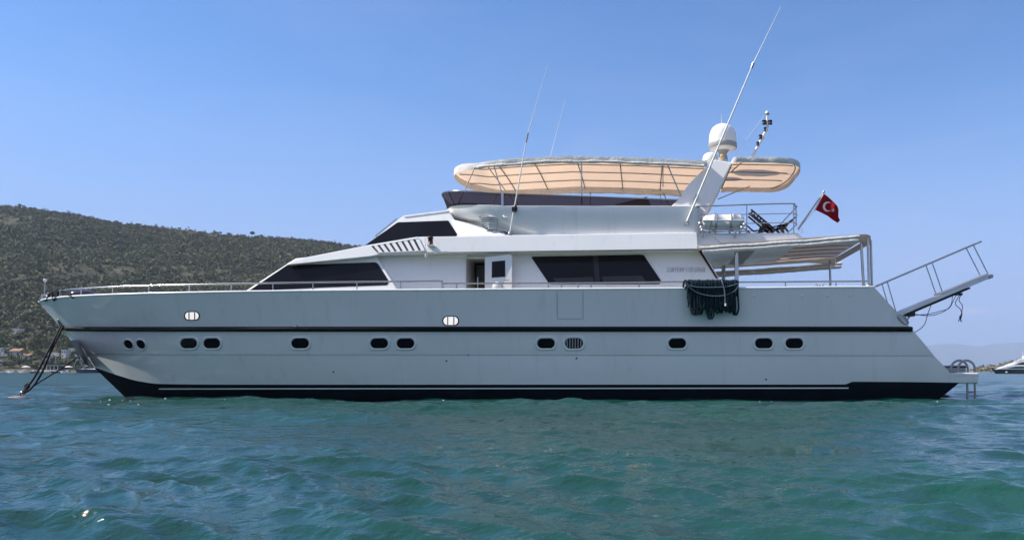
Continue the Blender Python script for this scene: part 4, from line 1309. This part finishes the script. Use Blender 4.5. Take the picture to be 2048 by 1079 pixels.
for y in (-2.47, -2.05):
    b.tube([Vector((ra.x - .12, y, zc)), Vector((ra.x + Lr + .05, y, zc))], .018, 8)
    b.tube([Vector((ra.x - .1, y, zc - .07)), Vector((ra.x + Lr + .05, y, zc - .07))], .016, 8)
for px in (1404, 1421, 1432, 1461, 1482):
    x = XW(px, -2.45)
    b.tube([Vector((x, -2.49, ra.z - .02)), Vector((x, -2.49, zc - .07)), Vector((x, -2.03, zc - .07)), Vector((x, -2.03, ra.z - .02))], .013, 6)
for px in (1408, 1472):
    a = P(px, 461, -2.48); b.tube([a, a + Vector((-.05, .02, -.20))], .026, 8)
off(b.build('cradle', STEEL))
b = MB()
for (px, py) in ((1400, 447), (1403, 455), (1484, 455), (1489, 449), (1405, 460)):
    b.lathe(P(px, py, -2.47), (0, -1, 0), [(.03, -.05), (.055, 0), (.05, .04), (.02, .05)], 10)
off(b.build('release_fitting', ALU))

# folding steamer chair on the upper deck
ch = empty('deck_chair', P(1535, 465, -1.4), label='dark wooden folding deck chair on the upper aft deck', cat='deck chair')
def offc(o):
    o.parent = ch; o.matrix_parent_inverse = Matrix.Translation(-ch.location); return o
CY0, CY1 = -1.7, -1.15
def sidebars(segs, name, wz=.075):
    for y in (CY0, CY1):
        mb = MB()
        for a, c in segs:
            A_, C_ = P(*a, CY0), P(*c, CY0)
            mb.bar((A_.x, y, A_.z), (C_.x, y, C_.z), .04, wz)
        offc(mb.build(name, WOOD))
sidebars([((1502, 419), (1556, 464)), ((1501, 426), (1547, 464))], 'back_rail', .05)
sidebars([((1494, 451), (1508, 463)), ((1508, 462.5), (1572, 448)), ((1572, 448), (1592, 434))], 'seat_rail', .04)
sidebars([((1527, 446), (1522, 465)), ((1530, 446), (1545, 464))], 'front_leg', .07)
sidebars([((1558, 452), (1568, 464)), ((1566, 450), (1576, 463)), ((1556, 452), (1575, 451))], 'rear_leg', .06)
b = MB()
for t in np.linspace(.05, .95, 9):
    q = P(1502 + 50 * t, 421 + 42 * t, CY0); b.bar((q.x, CY0, q.z), (q.x, CY1, q.z), .05, .02)
offc(b.build('slat', WOOD))

# ensign on its staff
fl = empty('flag', P(1597, 457, 0.0), label='red flag with white crescent and star on a slanting stern staff', cat='flag')
def offf(o):
    o.parent = fl; o.matrix_parent_inverse = Matrix.Translation(-fl.location); return o
b = MB(); b.tube([P(1596, 458, 0), P(1646, 386, 0)], [.034, .024], 10); b.lathe(P(1646.5, 385, 0), (50, 0, 72), [(.03, 0), (.045, .03), (.02, .07)], 10); offf(b.build('staff', STEEL))
b = MB(); b.tube(curve([P(1630, 420, 0.02), P(1612, 440, .02), P(1600, 454, .03), P(1598, 459, .03), P(1602, 465, .03), P(1606, 462, .03), P(1602, 455, .03)], 6), .007, 5); offf(b.build('halyard', WHITEP))
top_c = [(1647.5, 386.7), (1657, 394), (1668, 404), (1675, 412), (1677.2, 419)]
right_c = [(1677.2, 419), (1677, 428), (1677, 434), (1680.3, 440.5), (1675.2, 445.6)]
bot_c = [(1630, 419.2), (1641, 424.5), (1655, 431.5), (1664, 438.5), (1675.2, 445.6)]
def lerp_poly(pl, t):
    n_ = len(pl) - 1; i = min(int(t * n_), n_ - 1); f = t * n_ - i
    return np.array(pl[i]) * (1 - f) + np.array(pl[i + 1]) * f
def flag_y(x, y):
    s = (x - 1640) / 40
    return .10 * math.sin(s * 6.5 + (y - 410) * .05) * min(1, max(0, s + .2)) + .05 * math.sin(s * 13 + y * .11) * min(1, max(0, s))
rows = []
for i in range(25):
    u = i / 24; r = []
    for j in range(17):
        v = j / 16
        l_ = np.array((1647.5, 386.7)) * (1 - v) + np.array((1630, 419.2)) * v
        q = lerp_poly(top_c, u) * (1 - v) + lerp_poly(bot_c, u) * v + l_ * (1 - u) + lerp_poly(right_c, v) * u
        c00, c10, c01, c11 = np.array(top_c[0]), np.array(top_c[-1]), np.array(bot_c[0]), np.array(bot_c[-1])
        q = q - (c00 * (1 - u) * (1 - v) + c10 * u * (1 - v) + c01 * (1 - u) * v + c11 * u * v)
        r.append(P(q[0], q[1], flag_y(*q)))
    rows.append(r)
b = MB(); b.grid(rows, 0, True); cloth = offf(b.build('cloth', RED))
cres, star = [], []
for i in range(25):
    a = R(38) + (2 * math.pi - R(76)) * i / 24 - R(8); cres.append((1655.2 + 9.6 * math.cos(a), 413 + 9.9 * math.sin(a)))
inner = []
for i in range(25):
    a = R(52) + (2 * math.pi - R(104)) * i / 24 - R(8); inner.append((1657.6 + 7.5 * math.cos(a), 413.3 + 7.8 * math.sin(a)))
for nm in ('crescent',):
    mb = MB()
    for sgn in (-1, 1):
        A_ = [P(x, y, flag_y(x, y) + sgn * .012) for x, y in cres]; I_ = [P(x, y, flag_y(x, y) + sgn * .012) for x, y in inner]
        mb.grid([A_, I_], 0, False)
    offf(mb.build(nm, WCLOTH))
mb = MB()
for sgn in (-1, 1):
    ring = []
    for i in range(10):
        a = -math.pi / 2 + i * math.pi / 5 + .25; r_ = 4.6 if i % 2 == 0 else 1.8
        x, y = 1666.2 + r_ * math.cos(a), 420.2 + r_ * math.sin(a); ring.append(P(x, y, flag_y(x, y) + sgn * .013))
    c = sum(ring, Vector()) / 10
    mb.add(ring + [c], [(i, (i + 1) % 10, 10) for i in range(10)])
offf(mb.build('star', WCLOTH))
# white hoist band
mb = MB(); mb.tube([P(1646.8, 387.5, -.012), P(1629.6, 419.5, -.012)], .022, 6); offf(mb.build('hoist_band', WCLOTH))

# potted plant in the cockpit
pl = empty('potted_plant', P(1640, 590, 1.0), label='spiky green plant just showing above the aft bulwark', cat='plant')
b = MB(); q = P(1640, 580, 1.0)
b.lathe(q + Vector((0, 0, -.35)), (0, 0, 1), [(.12, 0), (.17, .28), (.18, .30), (.15, .31)], 16); o = b.build('pot', mat('terracotta', (.25, .10, .06), .8)); o.parent = pl; o.matrix_parent_inverse = Matrix.Translation(-pl.location)
b = MB()
for i in range(26):
    a = rng.uniform(0, 6.28); l = rng.uniform(.22, .42); e = rng.uniform(.35, 1.3)
    d1 = Vector((math.cos(a) * math.cos(e), math.sin(a) * math.cos(e), math.sin(e))) * l
    base = q + Vector((0, 0, -.06)); tip = base + d1 + Vector((0, 0, -.06 * (1.4 - e))); md = base + d1 * .55 + Vector((0, 0, .03))
    sd = Vector((-math.sin(a), math.cos(a), 0)) * .014
    b.add([base - sd, base + sd, md + sd * 1.3, md - sd * 1.3, tip], [(0, 1, 2, 3), (3, 2, 4)])
o = b.build('leaves', LEAF, fix=False); o.parent = pl; o.matrix_parent_inverse = Matrix.Translation(-pl.location)

# fender lines tied round the bow rail
b = MB()
for pts in ([(104, 583), (105, 588), (108, 600), (111, 590), (109, 582)], [(111, 583), (114, 590), (112, 598), (116, 586), (113, 580)], [(124, 581), (133, 583), (140, 588), (147, 595), (139, 590), (126, 584)], [(100, 586), (97, 592), (94, 599), (88, 600)]):
    b.tube(curve([SH(x, y, .02) for x, y in pts], 5), .035, 6)
o = b.build('bow_lashing', ROPEB); tag(o, 'black rope wound round the rail at the very bow', 'rope')

# mooring lines and buoy
buoy_at = P(36, 791, -1.6)
buoy = MB()
buoy.lathe((buoy_at.x, buoy_at.y, -.12), (0, 0, 1), [(.20, 0), (.30, .06), (.32, .12), (.26, .17), (.14, .20), (.05, .21)], 24)
bo = buoy.build('mooring_buoy', mat('faded_buoy', (.27, .22, .205), .7, var=.3, vscale=6)); tag(bo, 'small faded pinkish mooring buoy floating ahead of the bow', 'buoy')
mb = MB(); mb.tube([Vector((buoy_at.x + .05, buoy_at.y, .1)), Vector((buoy_at.x + .10, buoy_at.y, .22)), Vector((buoy_at.x + .18, buoy_at.y, .14))], .025, 6); mb.build('ring', DSTEEL, bo)
hx_, hn_ = on_hull(124, 650, .03)
def line_obj(pts, r, label):
    mb = MB(); mb.tube(curve(pts, 8), r, 7); o = mb.build('mooring_rope', ROPEB); tag(o, label, 'rope', 'ropes from the bow to the buoy'); return o
e0 = Vector((buoy_at.x + .12, buoy_at.y, .18))
line_obj([hx_, P(98, 699, -.9), P(70, 752, -1.2), P(55, 772, -1.35), e0], .030, 'upper black mooring rope from the hawse hole to the faded buoy')
line_obj([hx_ + Vector((.06, 0, -.02)), P(105, 695, -.8), P(82, 748, -1.1), P(62, 776, -1.4), e0 + Vector((.05, -.02, -.02))], .030, 'lower black mooring rope running beside the upper one to the buoy')
line_obj([P(158, 712, -.25), P(120, 738, -.7), P(78, 764, -1.1), P(60, 776, -1.4), e0 + Vector((.02, -.03, 0))], .022, 'thin mooring rope slanting from the anchor to the faded buoy')
b = MB(); b.tube(curve([P(55, 768, -1.3), P(50, 772, -1.3), P(53, 779, -1.35), P(58, 772, -1.3), P(54, 767, -1.3)], 5), .035, 6); o = b.build('shackle_knot', ROPEB); tag(o, 'black knot in the mooring ropes above the faded buoy', 'knot')

# ------------------------------------------------------------------ the shore on the left
def ground(px, d): return float(hill_z(np.array([px], float), np.array([d], float))[0])
def WP(px, d, z=0.0): return Vector(((px - PX0) * d / F, d + CAMY, z))

def quay():
    b = MB(); r_ = np.random.default_rng(2)
    top = []; n_ = 160
    rows = [[], [], [], []]
    for i in range(n_):
        px = -260 + i * 5.2; d = 449 + 1.2 * math.sin(i * .4) + r_.uniform(-.6, .6)
        h_ = 1.0 + .25 * math.sin(i * .23) + r_.uniform(-.25, .35)
        rows[0].append(WP(px, d - 1.6, -.4)); rows[1].append(WP(px, d - .6 + r_.uniform(-.3, .3), h_ * .6)); rows[2].append(WP(px, d, h_)); rows[3].append(WP(px, d + 9, h_ + .5))
    b.grid(rows, 0, False)
    o = b.build('shore', land_material('shore_stone', (.10, .09, .08), (.24, .22, .19), (.42, .39, .35), .6)); tag(o, 'pale stony shore edge at the foot of the hill', 'shore', kind='structure')
quay()

ROOF = mat('terracotta_roof', (.34, .18, .11), .85, var=.2, vscale=.8)
PLAST = mat('white_render', (.72, .70, .66), .85, var=.06, vscale=.5)
PLASTG = mat('grey_render', (.36, .36, .36), .85, var=.1, vscale=.5)
WINDK = mat('dark_window', (.03, .035, .045), .2)
def house_at(px, d, wd, ht, dp, label, roof='flat', wall=PLAST, wins=3, storeys=1, turn=0.0):
    z = ground(px, d) - .3
    root = empty('house', WP(px, d, z), label=label, cat='house', group='white houses along the shore')
    root.rotation_euler.z = turn
    b = MB(); b.box((0, 0, ht / 2), (wd, dp, ht)); w_ = b.build('wall', wall, root, bevel=.05)
    if roof == 'flat':
        b = MB(); b.box((0, 0, ht + .15), (wd + .5, dp + .5, .3)); r_ = b.build('roof', wall, root)
    else:
        b = MB(); e = .5; hh = ht * .38
        b.add([(-wd / 2 - e, -dp / 2 - e, ht), (wd / 2 + e, -dp / 2 - e, ht), (wd / 2 + e, dp / 2 + e, ht), (-wd / 2 - e, dp / 2 + e, ht), (-wd / 2 - e, 0, ht + hh), (wd / 2 + e, 0, ht + hh)],
              [(0, 1, 5, 4), (2, 3, 4, 5), (0, 4, 3), (1, 2, 5), (0, 3, 2, 1)])
        r_ = b.build('roof', ROOF, root)
        b = MB(); b.box((wd * .25, .6, ht + hh * .9), (.6, .6, 1.2)); b.build('chimney', wall, r_)
    for s_ in range(storeys):
        for i in range(wins):
            if s_ == 0 and i == wins // 2: continue
            x = -wd / 2 + wd * (i + .5) / wins; zz = (s_ + .55) * ht / storeys
            b = MB(); b.box((x, -dp / 2 - .02, zz), (wd / wins * .42, .12, ht / storeys * .42)); b.build('window', WINDK, root)
    b = MB(); x = -wd / 2 + wd * (wins // 2 + .5) / wins; b.box((x, -dp / 2 - .03, ht / storeys * .36), (wd / wins * .42, .12, ht / storeys * .72)); b.build('door', TEAK, root)
    return root
house_at(13, 492, 5.6, 4.6, 6, 'white cube house at the left edge among the shore trees', wins=3)
house_at(37, 488, 5.6, 3.8, 6, 'grey rendered house with a pitched terracotta roof', roof='pitch', wall=PLASTG, wins=3)
house_at(57, 482, 5.0, 2.6, 6, 'low house with a bright orange roof beside the grey house', roof='pitch', wins=3)
house_at(118, 520, 3.4, 2.4, 4, 'tiny house with an orange roof higher on the slope', roof='pitch', wins=2)
house_at(107, 486, 3.0, 3.0, 5, 'narrow white house behind the two mooring ropes', wins=2)
house_at(132, 486, 2.6, 4.6, 4, 'tall narrow white house near the yacht stem', wins=2, storeys=2)
house_at(99, 470, 4.0, 3.6, 5, 'white waterside house behind the long low terrace', wins=3)
house_at(37, 545, 4.0, 3.2, 5, 'pale house alone on the hillside above the village', wins=3)
house_at(3, 470, 4.0, 2.8, 5, 'white bungalow cut by the left edge of the picture', wins=3)
house_at(146, 500, 3.0, 2.4, 4, 'small white house showing beside the anchor', wins=2)

def terrace(px, d):
    root = empty('waterside_pavilion', WP(px, d, .9), label='long low waterside pavilion with a grey flat roof', cat='pavilion')
    b = MB(); b.box((0, 0, 3.1), (11, 6, .35)); b.build('roof', PLASTG, root)
    for i in range(6):
        b = MB(); b.box((-5 + i * 2, -2.7, 1.5), (.25, .25, 3.0)); b.build('post', PLAST, root)
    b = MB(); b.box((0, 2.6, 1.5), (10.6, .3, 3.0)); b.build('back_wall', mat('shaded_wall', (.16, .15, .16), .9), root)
    b = MB(); b.box((0, -2.9, .35), (10.6, .15, .7)); b.build('parapet', PLAST, root)
terrace(104, 454)
def parasol_at(px, d, label):
    root = empty('parasol', WP(px, d, .9), label=label, cat='parasol')
    b = MB(); b.tube([(0, 0, 0), (0, 0, 2.6)], .05, 6); b.build('pole', STEEL, root)
    b = MB(); b.lathe((0, 0, 2.2), (0, 0, 1), [(2.2, 0), (1.2, .45), (.05, .75)], 8); b.build('canopy', WCLOTH, root)
parasol_at(52, 455, 'white parasol on the shore under the orange roof')
parasol_at(137, 456, 'white parasol on the shore right of the pavilion')

def tree_at(px, d, h_, rx, label, group, trunk=.35, seed=0, n=260, z0=None, m=PINE, lean=0.0, leaf=.16, lumps=6):
    r_ = np.random.default_rng(seed)
    z = (ground(px, d) if z0 is None else z0) - .2
    p = WP(px, d, z)
    root = empty('tree', p, label=label, cat='tree', group=group)
    b = MB(); top = Vector((lean, 0, h_ * .62))
    b.tube([(0, 0, 0), (lean * .4, 0, h_ * .3), top], [.16 + .02 * h_, .12 + .012 * h_, .05], 7)
    for k in range(4):
        a = r_.uniform(0, 6.28); q = Vector((lean * .4, 0, h_ * (trunk + .06 * k)))
        b.tube([q, q + Vector((math.cos(a) * rx * .5, math.sin(a) * rx * .5, h_ * .16))], [.09, .03], 5)
    b.build('trunk', BARK, root)
    T = crown_faces(lean, 0, h_ * (trunk + (1 - trunk) / 2), rx, h_ * (1 - trunk) * .5, n, rx * leaf, r_, lumps)
    mesh_np('crown', T.reshape(-1, 3), np.arange(len(T) * 3).reshape(-1, 3), m, parent=root)
    return root
rt = np.random.default_rng(77)
GV = 'green trees between the shore houses'
for i in range(42):
    px = -40 + i * 5.3 + rt.uniform(-2, 2); d = rt.uniform(463, 520)
    if i % 3 == 0: d = rt.uniform(458, 466)
    tree_at(px, d, rt.uniform(3.8, 6.8), rt.uniform(2.0, 3.2), 'rounded green tree among the houses along the shore', GV, .22, 100 + i)
for i, (px, hh, rx, lean, lb) in enumerate(((41, 5.5, 3.0, 0, 'wind shaped tree on the skyline above the left hill shoulder'), (160, 4.6, 2.4, 0, 'small rounded tree on the skyline left of centre hill'),
                                  (232, 4.2, 2.2, 0, 'low bush on the skyline above the bow rail'), (432, 6.0, 3.2, .5, 'broad bush standing on the falling skyline of the hill'),
                                  (441, 4.6, 2.2, -.3, 'narrow bush beside the broad one on the skyline'), (504, 9.0, 4.2, 1.2, 'tall lone pine standing out on the skyline'), (520, 4.4, 2.4, 0, 'short bush right of the lone pine on the skyline'))):
    tree_at(px, D1 - 4, hh, rx, lb, None, .42 if hh > 8 else .2, 300 + i, 200 if hh > 8 else 150, leaf=.2, lumps=4)

# moored boats under the hill
BLUEH = mat('navy_hull', (.012, .02, .05), .25)
BGLASS = mat('boat_glass', (.02, .025, .03), .1)
def small_boat(px, d, L, label, hullm, cabin=True, turn=0.0, sc_=1.0, cat='boat', group=None, canopy_=False, z=0.0):
    root = empty('motorboat', WP(px, d, z), label=label, cat=cat, group=group)
    root.rotation_euler.z = turn
    W_, D_ = L * .3, L * .12
    rows = []
    for (fz, fb) in ((D_ * 1.0, 1.0), (D_ * .45, .93), (-.15, .72)):
        r = []
        for i in range(15):
            t = i / 14
            x = -L / 2 + L * t + (1 - t) * (1 - fz / D_) * L * .08
            bw = W_ / 2 * fb * min(1, (1.02 * (1 - (1 - t) ** 2.4)))
            r.append((x, -bw, fz + (1 - t) ** 2 * L * .045 * max(fz, 0) / D_))
        rows.append(r)
    b = MB(); b.grid([[Vector(q) for q in r] for r in rows]); b.grid([[Vector((q[0], -q[1], q[2])) for q in r] for r in rows])
    for r in zip(rows, rows[1:]):
        a, c = r[0][-1], r[1][-1]; b.add([a, c, (c[0], -c[1], c[2]), (a[0], -a[1], a[2])], [(0, 1, 2, 3)])
    b.build('hull', hullm, root)
    b = MB(); b.grid([[Vector((q[0], q[1] * .97, q[2] - .03)) for q in rows[0]], [Vector((q[0], -q[1] * .97, q[2] - .03)) for q in rows[0]]], 0, False); b.build('deck', PLAST, root)
    if cabin:
        h0, h1 = D_, D_ + L * .13
        b = MB(); o = [(-L * .20, h0), (-L * .02, h1), (L * .24, h1), (L * .28, h0)]
        b.prism([Vector((x, -W_ * .36, zz)) for x, zz in o], [Vector((x, W_ * .36, zz)) for x, zz in o]); c_ = b.build('cabin', GEL, root, bevel=.03)
        b = MB(); o = [(-L * .13, h0 + L * .03), (-L * .03, h1 - L * .02), (L * .22, h1 - L * .02), (L * .23, h0 + L * .04)]
        b.plate([Vector((x, -W_ * .36 - .03, zz)) for x, zz in o], .05); b.build('window', BGLASS, c_)
    if canopy_:
        b = MB(); b.box((L * .12, 0, D_ + L * .24), (L * .34, W_ * .8, .08)); cc = b.build('canopy', WCLOTH, root)
        for x in (-.04, .28):
            for y in (-.35, .35):
                b = MB(); b.tube([(L * x, W_ * y, D_), (L * x, W_ * y, D_ + L * .24)], .03, 6); b.build('post', STEEL, root)
    return root
small_boat(178, 430, 15, 'navy hulled motor boat with a white cabin half hidden by the yacht stem', BLUEH)
GB = 'small boats along the shore'
for i, (px, L, lb, hm, cab, can) in enumerate(((6, 5.0, 'small white boat at the far left of the shoreline', PLAST, True, False), (20, 4.4, 'open white boat second from the left shore', PLAST, False, False), (31, 5.2, 'white cabin boat below the grey house', PLAST, True, False),
                                         (47, 6.0, 'boat with a white sun canopy below the parasol', PLAST, False, True), (66, 5.0, 'dark hulled boat on the shore left of the ropes', BLUEH, False, False), (78, 5.0, 'small dark hulled cabin boat behind the mooring ropes', BLUEH, True, False),
                                         (112, 5.6, 'dark open boat in front of the pavilion', BLUEH, False, False), (130, 5.6, 'white boat right of the pavilion near the navy hull', PLAST, True, False))):
    small_boat(px, 440 - i % 2 * 4, L, lb, hm, cab, canopy_=can, turn=rt.uniform(-.3, .3))

# ------------------------------------------------------------------ boats on the right
def far_yacht(px, d):
    s = d / F
    root = empty('distant_yacht', WP(px, d, 0), label='grey hulled motor yacht with white decks at the right edge', cat='yacht')
    GH = mat('grey_green_hull', (.10, .11, .105), .3)
    def X(p): return (p - px) * s
    def Zz(p): return (743.6 - p) * s
    W_ = 3.2
    L = 34
    rows = []
    for (zf, fb, rk) in ((1, 1.0, 0), (.5, .95, .9), (-.05, .78, 1.9)):
        r = []
        for i in range(18):
            t = i / 17
            x = X(1981) + rk * (1 - t) + t * L
            bw = W_ * fb * min(1, 1.02 * (1 - (1 - t) ** 3))
            r.append((x, -bw, Zz(733.5) * zf * (1 + .12 * (1 - t) ** 2)))
        rows.append(r)
    b = MB(); b.grid([[Vector(q) for q in r] for r in rows]); b.grid([[Vector((q[0], -q[1], q[2])) for q in r] for r in rows])
    for r in zip(rows, rows[1:]):
        a, c = r[0][-1], r[1][-1]; b.add([a, c, (c[0], -c[1], c[2]), (a[0], -a[1], a[2])], [(0, 1, 2, 3)])
    h_ = b.build('hull', GH, root)
    b = MB(); b.grid([[Vector((q[0], q[1] * .98, q[2] - .02)) for q in rows[0]], [Vector((q[0], -q[1] * .98, q[2] - .02)) for q in rows[0]]], 0, False); b.build('deck', GEL, root)
    for p_ in (2006, 2043, 2080):
        b = MB(); b.lathe((X(p_), -W_ * .97, Zz(740.5)), (0, -1, 0), [(.30, -.3), (.32, .05), (.28, .08)], 14); b.build('fender', WHITEP, root)
    def deck(o, w_, name, m=GEL):
        mb = MB(); mb.prism([Vector((X(x), -w_, Zz(y))) for x, y in o], [Vector((X(x), w_, Zz(y))) for x, y in o]); return mb.build(name, m, root, bevel=.05)
    def glass(o, w_, par):
        mb = MB(); mb.plate([Vector((X(x), -w_ - .05, Zz(y))) for x, y in o], .08); mb.build('window', BGLASS, par)
    d1 = deck([(1987, 735), (2012, 728.5), (2030, 727), (2150, 726), (2158, 735)], 2.7, 'main_cabin')
    glass([(2008, 733), (2024, 729.7), (2140, 729), (2146, 733)], 2.7, d1)
    d2 = deck([(2010, 728.5), (2038, 718.5), (2060, 716.5), (2125, 716), (2132, 727)], 2.3, 'upper_cabin')
    glass([(2024, 726), (2038, 721.5), (2120, 720.5), (2124, 725.5)], 2.3, d2)
    deck([(2030, 718.8), (2044, 715.3), (2120, 714.5), (2122, 717)], 2.1, 'flybridge')
    deck([(2036, 715), (2048, 713), (2070, 706), (2082, 706), (2078, 715)], 1.6, 'radar_arch')
    b = MB(); b.lathe((X(2047), 0, Zz(713)), (0, 0, 1), [(.4, 0), (.5, .25), (.42, .6), (.15, .85)], 16); b.build('satellite_dome', WHITEP, root)
    b = MB(); b.tube([(X(2046), .2, Zz(714)), (X(2046), .2, Zz(700))], .06, 6); b.build('mast', WHITEP, root)
    b = MB(); b.bar((X(1975), 0, Zz(733)), (X(1985), 0, Zz(732)), .8, .25); b.build('bow_platform', DARKP, root)
    b = MB(); b.tube([(X(1984), -.4, Zz(738)), (X(1981), -.4, Zz(741.5))], .12, 6); b.build('anchor', DARKP, root)
far_yacht(2030, 300)
def far_tender(px, d):
    s = d / F
    root = empty('distant_motorboat', WP(px, d, 0), label='low white motor boat behind the swim ladder hoops', cat='boat')
    def X(p): return (p - px) * s
    def Zz(p): return (743.5 - p) * s
    o = [(1888, 731), (1931, 735), (1932, 744.6), (1902, 744.6)]
    rows = []
    for zf, fb in ((1, 1), (.4, .92), (-.1, .7)):
        r = []
        for i in range(12):
            t = i / 11
            x = X(1888 + (1 - zf) * 14 * (1 - t)) + (X(1932) - X(1888)) * t * (1 - (1 - zf) * .0)
            r.append((min(x, X(1932)), -1.1 * fb * min(1, 1.02 * (1 - (1 - t) ** 2.3)), (Zz(731.5) * (1 - t) + Zz(736) * t) * zf))
        rows.append(r)
    b = MB(); b.grid([[Vector(q) for q in r] for r in rows]); b.grid([[Vector((q[0], -q[1], q[2])) for q in r] for r in rows])
    a, c = rows[0][-1], rows[2][-1]; b.add([a, c, (c[0], -c[1], c[2]), (a[0], -a[1], a[2])], [(0, 1, 2, 3)])
    b.build('hull', WHITEP, root)
    b = MB(); b.grid([[Vector((q[0], q[1] * .97, q[2] - .04)) for q in rows[0]], [Vector((q[0], -q[1] * .97, q[2] - .04)) for q in rows[0]]], 0, False); b.build('deck', GREYP, root)
    b = MB(); b.prism([Vector((X(x), -.7, Zz(y))) for x, y in [(1904, 736), (1908, 731), (1929, 731), (1928, 737)]], [Vector((X(x), .7, Zz(y))) for x, y in [(1904, 736), (1908, 731), (1929, 731), (1928, 737)]]); b.build('console', mat('tender_grey', (.14, .14, .14), .5), root, bevel=.02)
    for px_ in (1889.5, 1895.5):
        b = MB(); b.lathe((X(px_), 0, Zz(731.5)), (0, 0, 1), [(.05, 0), (.13, .05), (.13, .22), (.06, .30)], 10); b.build('bow_bollard', DARKP, root)
far_tender(1910, 150)

# flecks of foam where the chop slaps the hull
sea_o = bpy.data.objects['sea']
me = sea_o.data
vv = np.empty(len(me.vertices) * 3, np.float32); me.vertices.foreach_get('co', vv); vv = vv.reshape(-1, 3)
def sea_height(x, y):
    d = (vv[:, 0] - x) ** 2 + (vv[:, 1] - y) ** 2
    return float(vv[int(d.argmin()), 2])
b = MB(); rf = np.random.default_rng(12)
spots = [(rf.uniform(150, 420), rf.uniform(799, 812)) for _ in range(16)] + [(rf.uniform(420, 1860), None) for _ in range(12)] + [(rf.uniform(1850, 1960), rf.uniform(797, 803)) for _ in range(10)]
for px, py in spots:
    if py is None: py = 802 + rf.uniform(-1.5, 4)
    d = H * F / (py - PY0)
    x, y = (px - PX0) * d / F, CAMY + d
    z = sea_height(x, y) + .004
    n_ = 7; a0 = rf.uniform(.008, .026)
    ring = [(x + math.cos(2 * math.pi * i / n_) * a0 * 1.8 * rf.uniform(.5, 1.2), y + math.sin(2 * math.pi * i / n_) * a0 * rf.uniform(.5, 1.2), z) for i in range(n_)]
    b.add(ring + [(x, y, z + .02)], [(i, (i + 1) % n_, n_) for i in range(n_)])
o = b.build('foam', mat('sea_foam', (.75, .78, .78), .7)); tag(o, 'small white flecks of foam along the waterline', 'foam', kind='stuff')
